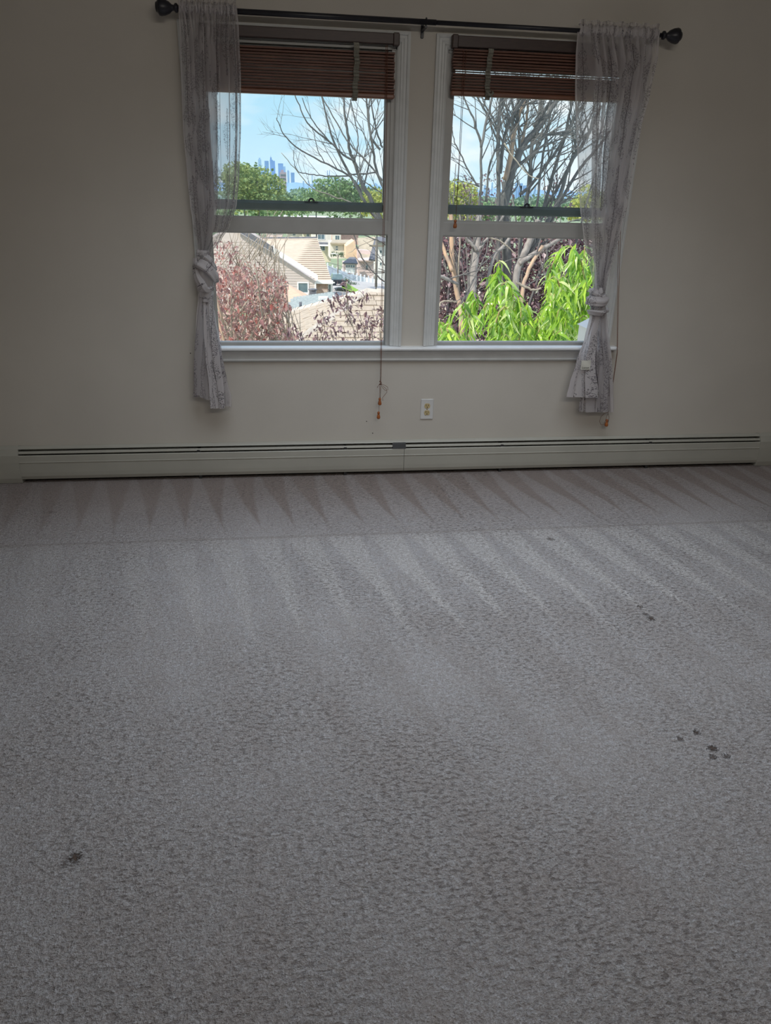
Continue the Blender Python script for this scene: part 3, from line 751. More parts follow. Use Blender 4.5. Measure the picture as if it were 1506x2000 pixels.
curL = curtain((-.35, -.10, 2.17), 'grey-white sheer curtain with dark sprig print knotted at the left window',
    [(12, 348, 463), (60, 351, 467), (150, 353, 471), (250, 357, 471), (340, 365, 468), (400, 371, 463), (440, 377, 450), (470, 383, 432), (492, 388, 414), (510, 390, 412)], knot_left,
    [([(570, 388, 414), (620, 384, 421), (680, 380, 432), (740, 378, 441), (778, 377, 448)], -.088, 3, .014, 21, lambda u: -12+30*u),
     ([(575, 397, 414), (640, 398, 420), (700, 402, 428), (760, 410, 434), (797, 414, 434)], -.106, 1.4, .006, 22, None)], 11, [.09, .05, .09, .06, .10, .05, .10, .06, .11, .05, .10, .06, .09, .015, .10, .02, .085, .03, .06])
curR = curtain((1.56, -.10, 2.17), 'grey-white sheer curtain with dark sprig print knotted at the right window, care tag below knot',
    [(62, 1128, 1288), (110, 1125, 1284), (180, 1124, 1268), (250, 1126, 1250), (320, 1129, 1236), (400, 1133, 1223), (460, 1140, 1208), (510, 1150, 1194), (548, 1158, 1183), (572, 1160, 1180)], knot_right,
    [([(600, 1156, 1184), (650, 1150, 1188), (700, 1145, 1194), (760, 1138, 1197), (804, 1134, 1198)], -.088, 3, .012, 31, None),
     ([(615, 1152, 1172), (660, 1143, 1166), (710, 1130, 1162), (750, 1121, 1160), (776, 1116, 1159)], -.112, 1.3, .006, 32, None)], 15, [.20, .05, .09, .02, .10, .05, .11, .05, .10, .06, .10, .06, .09, .05, .09, .04, .08])
tg = MB(); a = P(1136, 704, -.121); b_ = P(1152, 722, -.121)
tg.box(a[0], b_[0], -.1225, -.1215, b_[2], a[2]); mesh('care_tag', tg, 'label', curR, label='small cream tag sewn to the curtain')
def text(parent, s, size, loc, mat, name='print'):
    cu = bpy.data.curves.new(name, 'FONT'); cu.body = s; cu.size = size; cu.extrude = .0002; cu.align_x = 'CENTER'
    o = bpy.data.objects.new(name, cu); COL.objects.link(o); cu.materials.append(MAT[mat])
    dg = bpy.context.evaluated_depsgraph_get(); me = bpy.data.meshes.new_from_object(o.evaluated_get(dg)); bpy.data.objects.remove(o)
    o = bpy.data.objects.new(name, me); COL.objects.link(o); o.rotation_euler = (PI/2, 0, 0)
    o.parent = parent; o.location = tuple(np.array(loc)-ORG[parent]); return o
text(curR, 'Lwoat', .016, ((a[0]+b_[0])/2, -.1228, b_[2]+.006), 'slot')

# ------------------------------------------------------------------ baseboard heater
t = thing('baseboard_heater', (.68, 0, 0), 'long cream metal baseboard heater along the wall under the windows', 'heater')
HX0, HX1 = -1.435, 2.802
mesh('back_panel', MB().xprof([(-.001, .012), (-.001, .189), (-.028, .197), (-.040, .190), (-.046, .184), (-.043, .184), (-.038, .188), (-.027, .194), (-.004, .186), (-.004, .012)], HX0, HX1), 'heater', t)
mesh('damper', MB().xprof([(-.0485, .1700), (-.0515, .1655), (-.053, .1605), (-.046, .164), (-.043, .172)], HX0, HX1), 'heater', t, label='thin damper strip between the two slots')
mesh('fin_element', MB().box(HX0+.02, HX1-.02, -.045, -.008, .045, .14), 'dark_metal', t)
for x0, x1 in ((HX0, .6305), (.6325, HX1)):
    mesh('front_panel', MB().xprof([(-.058, .154), (-.061, .150), (-.064, .120), (-.0665, .118), (-.0665, .114), (-.064, .113), (-.067, .060), (-.067, .040), (-.062, .022), (-.058, .021), (-.058, .036), (-.062, .060), (-.059, .118), (-.056, .150)], x0, x1), 'heater', t)
mesh('splice_plate', MB().xprof([(-.045, .186), (-.050, .178), (-.0615, .154), (-.058, .152), (-.045, .176)], .566, .641), 'dark_metal', t, label='black splice plate over the slots')
for x0, x1 in ((XL+.002, HX0+.006), (HX1-.006, 3.0)):
    mesh('end_cap', MB().xprof([(0, 0), (0, .191), (-.028, .199), (-.048, .186), (-.063, .154), (-.067, .118), (-.0695, .060), (-.0695, .030), (-.064, .002)], x0, x1), 'heater', t)
for bx in (-.5, .3, 1.2, 2.1):
    mesh('bracket', MB().box(bx-.008, bx+.008, -.056, -.002, 0.0, .165), 'dark_metal', t)

# ------------------------------------------------------------------ wall outlet
oc = P(834, 799, -.003); ox, oz = oc[0], oc[2]
t = thing('wall_outlet', (ox, 0, oz), 'white duplex wall outlet with ivory sockets below the windows', 'outlet')
mesh('cover_plate', MB().bevbox(ox-.036, ox+.036, -.006, 0, oz-.058, oz+.058, .0025), 'plate', t)
for s in (1, -1):
    zc = oz+s*.0195; pol = []
    for k in range(20):
        a_ = 2*PI*k/20; pol.append((ox+.0165*math.cos(a_), zc+max(-.0135, min(.0135, .0165*math.sin(a_)))))
    r_ = mesh('receptacle', MB().prism(pol, -.0085, -.005), 'ivory', t)
    mesh('slot', MB().box(ox-.0075, ox-.005, -.0090, -.0084, zc-.001, zc+.008), 'slot', r_)
    mesh('slot', MB().box(ox+.005, ox+.0075, -.0090, -.0084, zc-.001, zc+.007), 'slot', r_)
    mesh('slot', MB().lathe([(0, .0028), (.0006, .0028)], (ox, -.0090, zc-.0075), 'y', 10), 'slot', r_)
mesh('screw', MB().lathe([(0, .003), (.001, .0035)], (ox, -.0072, oz), 'y', 12), 'screw', t)


# ================================================================== OUTDOORS
def arr(*a): return np.array(a, float)
# ground: falls away below the house, then flattens out to the horizon
def gz(Y): return -5.0-10.2*min(1, max(0, (Y-2)/105.0))-1.8*min(1, max(0, (Y-107)/150.0))
ys = [.13, 2, 12, 30, 50, 65, 80, 100, 130, 180, 260, 500, 1200, 3000, 9000]
rows = [[(x*(1+max(0, Y)/14), Y, gz(Y)) for x in (-40, -20, -8, 0, 8, 20, 40)] for Y in ys]
mesh('ground', grid(rows), 'ground', kind='structure')

def ridge(name, Y, px, hs, mat, base=-13):
    mb = MB(); pts = [P(x, y, Y) for x, y in zip(px, hs)]
    rows = [[(p[0], Y-.02*Y, base) for p in pts], [(p[0], Y-.008*Y, base+(p[2]-base)*.7) for p in pts], [(p[0], Y, p[2]) for p in pts], [(p[0], Y+.03*Y, base) for p in pts]]
    return mesh(name, grid(rows), mat, kind='structure')
rg = random.Random(3)
pxs = list(range(200, 1500, 14))
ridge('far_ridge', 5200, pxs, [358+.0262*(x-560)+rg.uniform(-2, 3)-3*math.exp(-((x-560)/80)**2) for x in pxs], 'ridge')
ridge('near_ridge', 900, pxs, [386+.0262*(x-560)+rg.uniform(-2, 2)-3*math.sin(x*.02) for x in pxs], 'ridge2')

# skyline
def tower(px0, px1, ptop, Y, label, mat='haze_tower', top=None, depth=None, base=-13, name='skyscraper', cat='skyscraper', group='towers of the distant skyline'):
    a = P(px0, ptop, Y); b = P(px1, ptop, Y); w = b[0]-a[0]
    t = thing(name, ((a[0]+b[0])/2, Y, base), label, cat, group)
    z = a[2]
    mesh('shaft', MB().box(a[0], b[0], Y, Y+(depth or w), base, z), mat, t)
    if top == 'step': mesh('setback', MB().box(a[0]+w*.25, a[0]+w*.75, Y+w*.2, Y+w*.8, z, z+w*.45), mat, t)
    if top == 'spire':
        mesh('setback', MB().box(a[0]+w*.1, a[0]+w*.62, Y+w*.2, Y+w*.8, z, z+w*.7), mat, t)
        mesh('spire', MB().tube([(a[0]+w*.36, Y+w*.5, z+w*.7), (a[0]+w*.36, Y+w*.5, z+w*1.3)], [w*.1, w*.02], 5), mat, t)
    if top == 'slant':
        mb = MB().prism([(a[0], z), (b[0], z), (a[0]+w*.3, z+w*.55)], Y, Y+w); mesh('crown', mb, mat, t)
    return t
S = [(504, 510, 311, 'haze_tower2', 'step', 'slim pale tower at the left end of the skyline'),
     (516.5, 524.5, 314, 'haze_tower', None, 'flat-topped blue tower second from the left of the skyline'),
     (527, 533, 312, 'haze_tower', 'spire', 'tallest stepped blue tower of the skyline'),
     (532, 537, 314, 'haze_tower', None, 'narrow blue tower against the right side of the tallest tower'),
     (543, 553, 319, 'haze_tower', None, 'broad flat-topped blue tower right of the tallest tower'),
     (552, 557.5, 325, 'haze_tower2', None, 'pale tower against the right side of the broad flat-topped tower'),
     (561, 565, 334, 'haze_tower2', 'slant', 'short slant-topped pale tower right of the broad tower'),
     (568, 575, 337, 'haze_tower', None, 'low blue block at the right end of the main skyline'),
     (510, 518, 332, 'haze_tower2', None, 'low pale block between the two leftmost towers')]
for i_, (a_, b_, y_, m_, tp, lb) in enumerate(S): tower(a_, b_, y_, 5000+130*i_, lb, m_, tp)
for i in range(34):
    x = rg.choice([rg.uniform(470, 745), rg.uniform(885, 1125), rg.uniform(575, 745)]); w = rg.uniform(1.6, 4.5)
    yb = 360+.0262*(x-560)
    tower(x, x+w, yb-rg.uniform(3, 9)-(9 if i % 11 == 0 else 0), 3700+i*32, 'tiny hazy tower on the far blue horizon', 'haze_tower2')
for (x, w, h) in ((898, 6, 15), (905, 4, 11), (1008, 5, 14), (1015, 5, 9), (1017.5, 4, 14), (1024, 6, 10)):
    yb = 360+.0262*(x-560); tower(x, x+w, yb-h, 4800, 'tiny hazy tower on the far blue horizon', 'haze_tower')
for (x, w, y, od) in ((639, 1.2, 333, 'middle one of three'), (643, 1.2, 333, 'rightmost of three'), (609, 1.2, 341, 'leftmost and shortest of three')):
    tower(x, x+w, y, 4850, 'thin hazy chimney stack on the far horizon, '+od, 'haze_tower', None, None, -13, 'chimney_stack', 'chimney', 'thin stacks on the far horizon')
# nearer brick apartment block under the skyline
ta = thing('apartment_block', P(553, 372, 620), 'brownish brick apartment block below the skyline, behind the bright green tree', 'building')
A = P(546, 336, 620); B = P(559, 336, 620)
mesh('wall', MB().box(A[0], B[0], 620, 632, -13, A[2]), 'aptbrick', ta)
mesh('roof_house', MB().box(A[0]+1, B[0]-2, 622, 628, A[2], A[2]+1.6), 'aptbrick', ta)
for i in range(3):
    for j in range(6):
        xw = A[0]+(B[0]-A[0])*(.14+.27*i)
        mesh('window', MB().box(xw, xw+.9, 619.7, 620.05, A[2]-2.6-j*2.6, A[2]-1.4-j*2.6), 'darkglass', ta)

# ------------------------------------------------------------------ foliage helpers
def leaf_shape(L, Wd, droop=.5, seg=3):
    """curved, folded leaf along +x"""
    if seg == 1:
        return [(0, 0, 0), (L*.45, -Wd*.5, .06*L), (L, 0, -droop*L*.4), (L*.45, Wd*.5, .06*L)], [(0, 1, 2), (0, 2, 3)]
    v = []; f = []
    for i in range(seg+1):
        s = i/seg; w = Wd*math.sin(PI*min(.98, max(.03, s))**.8)*.5
        x = L*s*(1-.12*droop*s); z = -droop*L*s*s*.55
        v += [(x, -w, z+w*.35), (x, 0, z), (x, w, z+w*.35)]
    for i in range(seg):
        o = i*3; f += [(o, o+1, o+4, o+3), (o+1, o+2, o+5, o+4)]
    return v, f
def rotm(yaw, pitch, roll):
    cy, sy, cp, sp, cr_, sr = math.cos(yaw), math.sin(yaw), math.cos(pitch), math.sin(pitch), math.cos(roll), math.sin(roll)
    return np.array([[cy, -sy, 0], [sy, cy, 0], [0, 0, 1]])@np.array([[cp, 0, sp], [0, 1, 0], [-sp, 0, cp]])@np.array([[1, 0, 0], [0, cr_, -sr], [0, sr, cr_]])
def scatter(mb, n, fn, L, Wd, rg, droop=.4, seg=1, pitch=(-.6, 1.2)):
    """vectorised: n leaves at points fn(rg)"""
    lv, lf = leaf_shape(1, Wd/L, droop, seg); lv = np.array(lv)
    for _ in range(n):
        p = fn(rg)
        if p is None: continue
        s = L*rg.uniform(.6, 1.25)
        R = rotm(rg.uniform(0, 2*PI), rg.uniform(*pitch), rg.uniform(-1, 1))
        mb.add((lv*s)@R.T+p, lf, rg.random())
def in_poly(x, y, poly):
    c = False; j = len(poly)-1
    for i in range(len(poly)):
        xi, yi = poly[i]; xj, yj = poly[j]
        if (yi > y) != (yj > y) and x < (xj-xi)*(y-yi)/(yj-yi)+xi: c = not c
        j = i
    return c
def poly_pts(poly, Y0, Y1):
    x0, x1 = min(p[0] for p in poly), max(p[0] for p in poly); y0, y1 = min(p[1] for p in poly), max(p[1] for p in poly)
    def fn(rg):
        while True:
            x, y = rg.uniform(x0, x1), rg.uniform(y0, y1)
            if in_poly(x, y, poly): return P(x, y, rg.uniform(Y0, Y1))
    return fn

def blob_tree(name, c, rx, rz, n, leaf, mat, label, cat='tree', group=None, trunk=True, seed=0, base=None):
    """a crown of several lobes covered in leaf sprays, on a trunk"""
    rg = random.Random(seed); base = base if base is not None else gz(c[1])
    t = thing(name, (c[0], c[1], base), label, cat, group)
    lobes = [(c+arr(rg.uniform(-.55, .55)*rx, rg.uniform(-.5, .5)*rx, rg.uniform(-.5, .55)*rz), rg.uniform(.35, .6)) for _ in range(11)]+[(arr(*c), .75)]
    def fn(rg):
        lc, k = rg.choice(lobes); a = rg.uniform(0, 2*PI); u = rg.uniform(-.8, 1); s = math.sqrt(1-u*u); r = rg.uniform(.82, 1.05)*k
        return lc+arr(rx*r*s*math.cos(a), rx*r*s*math.sin(a), rz*r*u)
    mb = MB(); scatter(mb, n, fn, leaf, leaf*.8, rg, .3, 1, (-1.2, 1.2))
    fo = mesh('foliage', mb, mat, t, kind='stuff')
    if trunk:
        mesh('trunk', MB().tube([(c[0], c[1], base), (c[0]+.02*rx, c[1], (base+c[2])/2), (c[0], c[1], c[2]+rz*.3)], [rx*.045, rx*.04, rx*.02], 8), 'bark', t, True)
    return t
blob_tree('broadleaf_tree', P(503, 372, 72), 3.3, 2.6, 3000, .34, 'tree_green', 'bright green leafy tree left of the skyline, seen through the upper sash', seed=1)
blob_tree('broadleaf_tree', P(475, 362, 84), 3.0, 2.6, 1800, .40, 'tree_mid', 'darker green tree behind the bright green tree, beside the left curtain', seed=2)
blob_tree('broadleaf_tree', P(664, 388, 95), 4.6, 2.6, 3000, .42, 'tree_mid', 'wide green tree behind the bare branches of the left window', seed=3, trunk=False)
blob_tree('broadleaf_tree', P(617, 396, 120), 3.4, 1.9, 1400, .5, 'tree_mid', 'low green tree left of the wide green tree', seed=4)
blob_tree('broadleaf_tree', P(737, 400, 90), 2.0, 1.9, 1200, .36, 'tree_yellow', 'yellow-green tree at the right edge of the left window', seed=5)
blob_tree('broadleaf_tree', P(900, 402, 70), 2.2, 2.4, 2200, .32, 'tree_yellow', 'yellow-green tree at the left edge of the right window', seed=6)
blob_tree('broadleaf_tree', P(935, 420, 85), 2.6, 1.9, 1400, .4, 'tree_mid', 'mid green tree right of the yellow-green one in the right window', seed=7)
blob_tree('broadleaf_tree', P(1160, 402, 62), 2.2, 1.6, 1300, .34, 'tree_yellow', 'yellow-green tree seen through the right sheer curtain', seed=8)
k = 0
for (Y, x0, x1, n, yy, s) in ((330, 440, 780, 13, 385, 1), (220, 440, 780, 9, 400, 1), (330, 880, 1220, 12, 398, 1), (220, 880, 1220, 8, 412, 1), (160, 440, 600, 5, 410, 1)):
    for i in range(n):
        px = x0+(x1-x0)*(i+.5)/n+rnd.uniform(-8, 8); Yt = Y*(1+.055*(i % 3)); c = P(px, yy+rnd.uniform(-3, 4), Yt)
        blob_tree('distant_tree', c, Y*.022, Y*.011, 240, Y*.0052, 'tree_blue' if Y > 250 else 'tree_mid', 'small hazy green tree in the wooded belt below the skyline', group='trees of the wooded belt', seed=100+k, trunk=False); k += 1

# ------------------------------------------------------------------ houses
def win_on(parent, px0, px1, py0, py1, Y, mat='darkglass', fr=.08, mull=True, depth=.06):
    a = P(px0, py0, Y); b = P(px1, py1, Y); x0, x1, z1, z0 = a[0], b[0], a[2], b[2]
    f = MB(); f.box(x0-fr, x1+fr, Y-depth, Y, z0-fr, z0).box(x0-fr, x1+fr, Y-depth, Y, z1, z1+fr).box(x0-fr, x0, Y-depth, Y, z0, z1).box(x1, x1+fr, Y-depth, Y, z0, z1)
    if mull: f.box((x0+x1)/2-fr*.3, (x0+x1)/2+fr*.3, Y-depth, Y, z0, z1)
    w = mesh('window', f, 'white', parent)
    mesh('pane', MB().box(x0, x1, Y-depth*.4, Y-depth*.2, z0, z1), mat, w); return w
def wall_poly(parent, pts, Y, th, mat, name='wall'):
    pl = [(P(x, y, Y)[0], P(x, y, Y)[2]) for x, y in pts]
    return mesh(name, MB().prism(pl, Y, Y+th), mat, parent)

# greige gabled house with brown roof
Y0 = 56
h = thing('gabled_house', (0, Y0, gz(Y0)), 'greige gabled house with light brown shingle roof and white rake boards, beyond the plum tree', 'house')
rake = [(455, 444), (470, 455), (533, 493), (620, 548)]
wall_poly(h, [(430, 600), (400, 470), (455, 446), (470, 456), (533, 494), (617, 550), (618, 600)], Y0, 9, 'siding')
for a_, b_ in zip(rake, rake[1:]):
    p, q = P(a_[0], a_[1], Y0-.45), P(b_[0]+1, b_[1]+.6, Y0-.45)
    up = arr(0, 0, .42)
    mesh('rake_board', MB().add([p, q, q+up, p+up, p+arr(0, .12, 0), q+arr(0, .12, 0), q+up+arr(0, .12, 0), p+up+arr(0, .12, 0)], [(0, 1, 2, 3), (7, 6, 5, 4), (0, 4, 5, 1), (3, 2, 6, 7), (0, 3, 7, 4), (1, 5, 6, 2)]), 'white' if a_[0] > 500 else 'slate', h)  # upper boards take dark slate to paint their shaded stretch
# roof slope of the gable wing and main roof (ridge far back)
p, q = P(470, 455, Y0-.5), P(620, 547, Y0-.5)
Ra, Rb, Rc, Rd = P(480, 466, Y0+8), P(619, 465, Y0+8), P(648, 549, Y0+.6), P(560, 549.5, Y0+.6)
mesh('roof', MB().slab([Ra, Rb, Rc, Rd, P(480, 500, Y0+4)], .18), 'house_roof', h, label='broad light brown main roof')
# courses: raised shingle rows on the main roof
cm = MB()
for i in range(1, 22):
    s = i/22; a0 = P(500, 466, Y0+8)*(1-s)+P(560, 549.5, Y0+.6)*s; b0 = Rb*(1-s)+Rc*s
    cm.add([a0+arr(0, -.02, .05), b0+arr(0, -.02, .05), b0+arr(0, .12, .12), a0+arr(0, .12, .12)], [(0, 1, 2, 3)])
mesh('shingle_courses', cm, 'house_roof', h, kind='stuff')
mesh('ridge_cap', MB().tube([P(505, 465.5, Y0+8), P(619, 464.5, Y0+8)], .09, 6), 'slate', h)
for (a_, b_, nm) in (((620, 548), (648, 548.5), 'gutter'),):
    p, q = P(a_[0], a_[1], Y0+.3), P(b_[0], b_[1], Y0+.3)
    mesh(nm, MB().box(p[0]-.1, q[0]+.1, Y0+.1, Y0+.4, p[2]-.22, p[2]+.02), 'white', h)
wall_poly(h, [(618, 550), (640, 551), (640, 600), (618, 600)], Y0+.9, 4, 'stone', 'stone_wall')
wall_poly(h, [(640, 551), (650, 551), (650, 600), (640, 600)], Y0+1.1, 4, 'white', 'corner_wall')
win_on(h, 642, 646, 556, 574, Y0+1.08, 'tree_mid' if False else 'darkglass', .05, False)
wall_poly(h, [(614.5, 552), (617.5, 550), (618, 600), (615, 600)], Y0-.08, .1, 'white', 'corner_board')
win_on(h, 583, 601, 553, 571, Y0, fr=.10, mull=False)
dp = P(505, 478, Y0-.2)
mesh('downspout', MB().tube([P(533, 480, Y0+1), P(533, 492, Y0-.3)], .06, 6), 'white', h, True)
# siding courses
sm = MB()
za, zb_ = P(500, 470, Y0)[2], P(500, 600, Y0)[2]
i = 0; z = zb_
xr_edge = lambda z: min(P(617, 550, Y0)[0], P(455, 446, Y0)[0]+(P(617, 550, Y0)[0]-P(455, 446, Y0)[0])*(P(455, 446, Y0)[2]-z)/(P(455, 446, Y0)[2]-P(617, 550, Y0)[2]))
while z < za:
    sm.box(P(410, 500, Y0)[0], xr_edge(z+.2)-.1, Y0-.02, Y0, z, z+.13); z += .20
mesh('siding_boards', sm, 'siding', h, kind='stuff')

# near hip roof with individually laid shingles
apex = P(717, 569, 14.5)
dF, dB = P(587, 659, 12.4)-apex, P(555, 612, 16.6)-apex
ez = apex[2]-2.0
fl = apex+dF*(2.0/-dF[2]); bl = apex+dB*(2.0/-dB[2])
fr_ = arr(2*apex[0]-fl[0]+3.0, fl[1], ez); apR = arr(apex[0]+3.0, apex[1], apex[2]); br_ = arr(fr_[0], bl[1], ez)
hr = thing('hip_roof', (apex[0], apex[1], ez), 'nearest tan shingled hip roof below the window, behind the plum sprays', 'roof')
mesh('roof_deck', MB().slab([apex, fl, fr_, apR], .08).slab([apex, bl, fl], .08).slab([apR, apex, bl, br_], .08), 'shingle_dark', hr)
mesh('wall_below', MB().box(fl[0]+.4, fr_[0]-.4, fl[1]+.4, bl[1]-.4, gz(14)-.3, ez-.05), 'siding', hr)
def shingles(e0, e1, a0, a1, rows_, per, name, lim, px_ok):
    """rows from eave (e0,e1) to ridge (a0,a1); each shingle an object sharing one mesh per row length"""
    e0, e1, a0, a1 = map(np.array, (e0, e1, a0, a1)); upv = ((a0+a1)/2-(e0+e1)/2)
    al = (e1-e0)/np.linalg.norm(e1-e0); nrm = np.cross(al, a0-e0); nrm /= np.linalg.norm(nrm); nrm = nrm if nrm[2] > 0 else -nrm
    upd = np.cross(nrm, al); upd = upd if upd[2] > 0 else -upd
    H = abs(np.dot(a0-e0, upd)); rh = H/rows_; cnt = 0
    me_ = bpy.data.meshes.new(name); hw, hh = per/2-.006, rh*.56
    lo, hi = .030, .010
    vs = [(-hw, -hh, 0), (hw, -hh, 0), (hw, hh, -.01), (-hw, hh, -.01), (-hw, -hh, lo), (hw, -hh, lo), (hw, hh, hi), (-hw, hh, hi)]
    me_.from_pydata(vs, [], [(0, 3, 2, 1), (4, 5, 6, 7), (0, 1, 5, 4), (1, 2, 6, 5), (2, 3, 7, 6), (3, 0, 4, 7)]); me_.materials.append(MAT['shingle'])
    rot = Matrix(((al[0], upd[0], nrm[0]), (al[1], upd[1], nrm[1]), (al[2], upd[2], nrm[2])))
    if rot.determinant() < 0: rot = Matrix(((-al[0], upd[0], nrm[0]), (-al[1], upd[1], nrm[1]), (-al[2], upd[2], nrm[2])))
    eul = rot.to_euler(); rest = MB()
    for r in range(rows_):
        s = (r+.5)/rows_; L = e0+(a0-e0)*s; Rr = e1+(a1-e1)*s; W_ = np.linalg.norm(Rr-L); off = (r % 2)*per*.5+rnd.uniform(-.05, .05)
        n = int(W_/per)+2
        for i in range(n):
            x = i*per+off
            if x < per*.35 or x > W_-per*.35: continue
            c = L+al*x+nrm*.004
            d = M_@(c-CAM); px, py = CX+F_PX*d[0]/d[2], CY+F_PX*d[1]/d[2]
            if px_ok(px, py) and cnt < lim:
                put('shingle', me_, hr, c, eul, (rnd.uniform(.97, 1.0), 1, rnd.uniform(.7, 1.4))); cnt += 1
            elif 300 < px < 1400:
                rest.obox(c+nrm*.01, al*hw, upd*hh, nrm*.012)
    return cnt, rest
vis = lambda px, py: 540 < px < 762 and 560 < py < 680
rows_f = 24
n1, r1 = shingles(fl, fr_, apex, apR, rows_f, .30, 'shingle', 190, vis)
n2, r2 = shingles(fl, bl, apex, apex, rows_f, .30, 'shingle', 110, vis)
r1.v += []; rr = MB(); rr.add(r1.v, r1.f); rr.add(r2.v, r2.f)
if rr.v: mesh('shingles', rr, 'shingle', hr, kind='stuff')
def caps(a, b, n, tl):
    a, b = map(np.array, (a, b)); d = (b-a)/n; D = d/np.linalg.norm(d); sd = np.cross(D, arr(0, 0, 1)); sd /= np.linalg.norm(sd); up = np.cross(sd, D)
    mb = MB()
    for i in range(n):
        c = a+d*(i+.5)+arr(0, 0, .03)
        h_ = np.linalg.norm(d)*.55
        v = [c-D*h_+sd*.13-up*.05, c-D*h_+up*.045, c-D*h_-sd*.13-up*.05, c+D*h_+sd*.13-up*.06, c+D*h_+up*.02, c+D*h_-sd*.13-up*.06]
        mb.add(v, [(0, 1, 4, 3), (1, 2, 5, 4), (0, 2, 1)])
    mesh('hip_cap', mb, 'hipcap', hr)
caps(apex, fl, 22, 0); caps(apex, bl, 26, 0); caps(apex, apR, 12, 0)

# grey-green roof behind it with vents
g = thing('grey_roof', P(600, 600, 22), 'grey-green shingled roof with a white box vent and a black pipe vent', 'roof')
quad = [P(538, 632, 19), P(664, 604, 19), P(652, 574, 24), P(572, 584, 24)]
mesh('roof_deck', MB().slab(quad, .15), 'greyshingle', g)
cm = MB()
for i in range(1, 12):
    s = i/12; a0 = quad[0]*(1-s)+quad[3]*s; b0 = quad[1]*(1-s)+quad[2]*s; nn = 14
    for j in range(nn):
        u0, u1 = (j+.04+(i % 2)*.5)/nn, (j+.96+(i % 2)*.5)/nn
        if u1 > 1: continue
        p, q = a0*(1-u0)+b0*u0, a0*(1-u1)+b0*u1; cm.add([p+arr(0, 0, .04), q+arr(0, 0, .04), q+arr(0, .28, .09), p+arr(0, .28, .09), p, q], [(0, 1, 2, 3), (4, 5, 1, 0)])
mesh('shingles', cm, 'greyshingle', g, kind='stuff')
mesh('wall_below', MB().box(quad[0][0]+1, quad[1][0], 20.5, 24, gz(22), quad[0][2]-.2), 'siding', g)
v0 = P(632, 588, 22)
mesh('box_vent', MB().bevbox(v0[0]-.17, v0[0]+.17, 21.9, 22.2, v0[2]-.04, v0[2]+.14, .02).box(v0[0]-.22, v0[0]+.22, 21.85, 22.25, v0[2]-.10, v0[2]-.04), 'white', g)
v1 = P(587, 602, 20.8); mesh('pipe_vent', MB().tube([v1, v1+arr(0, 0, .20)], .045, 8), 'slate', g, True)
c_ = thing('coral_roof', P(580, 575, 30), 'low coral roof with a small dark vent between plum tree and grey roof', 'roof')
mesh('roof_deck', MB().slab([P(556, 552, 33), P(608, 579, 30), P(606, 590, 28), P(556, 592, 28)], .15), 'coral', c_)
v2 = P(611, 572, 29.5); mesh('box_vent', MB().box(v2[0]-.14, v2[0]+.14, 29.3, 29.6, v2[2]-.1, v2[2]+.12).lathe([(0, .12), (.05, .20), (.09, .20), (.12, .05)], (v2[0], 29.45, v2[2]+.08), 'z', 10), 'slate', c_)
wall_poly(c_, [(556, 590), (606, 589), (606, 640), (556, 640)], 28.3, 3, 'siding', 'wall_below')
v3 = P(559, 566, 26)
ch = thing('brick_chimney', (v3[0], 26, v3[2]-1.5), 'small brown brick chimney stack at the right edge of the plum tree', 'chimney')
mesh('stack', MB().box(v3[0]-.07, v3[0]+.07, 25.9, 26.05, v3[2]-3.0, v3[2]+.12), 'pink', ch); mesh('cap', MB().box(v3[0]-.1, v3[0]+.1, 25.87, 26.08, v3[2]+.12, v3[2]+.17), 'slate', ch)

# far houses
def hs(name, Y, label): return thing(name, (P(680, 480, Y)[0], Y, gz(Y)), label, 'house')
a = hs('cream_house', 153.4, 'cream house with a dark porch roof right behind the brown roof ridge')
wall_poly(a, [(610, 440), (648, 441), (646, 512), (610, 512)], 153.4, 8, 'cream2')
wall_poly(a, [(612, 478), (651, 479), (646, 512), (612, 512)], 151.5, 1.6, 'cream', 'porch_wall')
p = P(622, 476, 150.8); q = P(651, 476, 150.8)
mesh('porch_roof', MB().box(p[0], q[0], 150.3, 153.4, p[2]-.25, p[2]+.15), 'slate', a); mesh('fascia', MB().box(p[0], q[0], 150, 150.3, p[2]-.4, p[2]-.1), 'white', a)
win_on(a, 621, 634, 458, 467, 153.4); win_on(a, 624, 634.5, 480, 489, 151.5)
a = hs('pink_brick_house', 166.4, 'pink brick house with a white framed window, top right of the lower opening')
wall_poly(a, [(648, 441), (700, 442), (700, 478), (648, 477)], 166.4, 8, 'pink'); wall_poly(a, [(649, 441), (666, 441), (666, 472), (649, 472)], 165.9, .5, 'cream2', 'bay_wall')
win_on(a, 655, 662.5, 460, 470, 165.9)
mesh('roof', MB().slab([P(646, 441, 165.1), P(704, 442, 165.1), P(700, 436, 172.9), P(650, 435, 172.9)], .3), 'slate', a)
a = hs('hipped_cottage', 140.4, 'pale cottage with two small windows and a bush in front')
wall_poly(a, [(645, 474), (690, 474), (690, 505), (645, 505)], 140.4, 7, 'cream2')
for y_ in (482, 486.5): win_on(a, 656, 660, y_-1, y_+1.6, 140.4, fr=.05, mull=False)
mesh('roof', MB().slab([P(645, 474, 139.8), P(692, 475, 139.8), P(684, 468, 145.6), P(650, 468, 145.6)], .3), 'tanroof', a)
a = hs('peach_house', 135.2, 'peach coloured house with a steep dull tan roof')
wall_poly(a, [(676, 481), (692, 470), (700, 505), (676, 505)], 135.2, 6, 'peachwall')
mesh('roof', MB().slab([P(698, 465, 140.4), P(734, 462, 140.4), P(722, 510, 131.3), P(704, 506, 131.3)], .3), 'tanroof', a, label='steep dull tan roof')
wall_poly(a, [(698, 487), (724, 490), (722, 530), (698, 530)], 133.9, 4, 'pinkwall', 'side_wall')
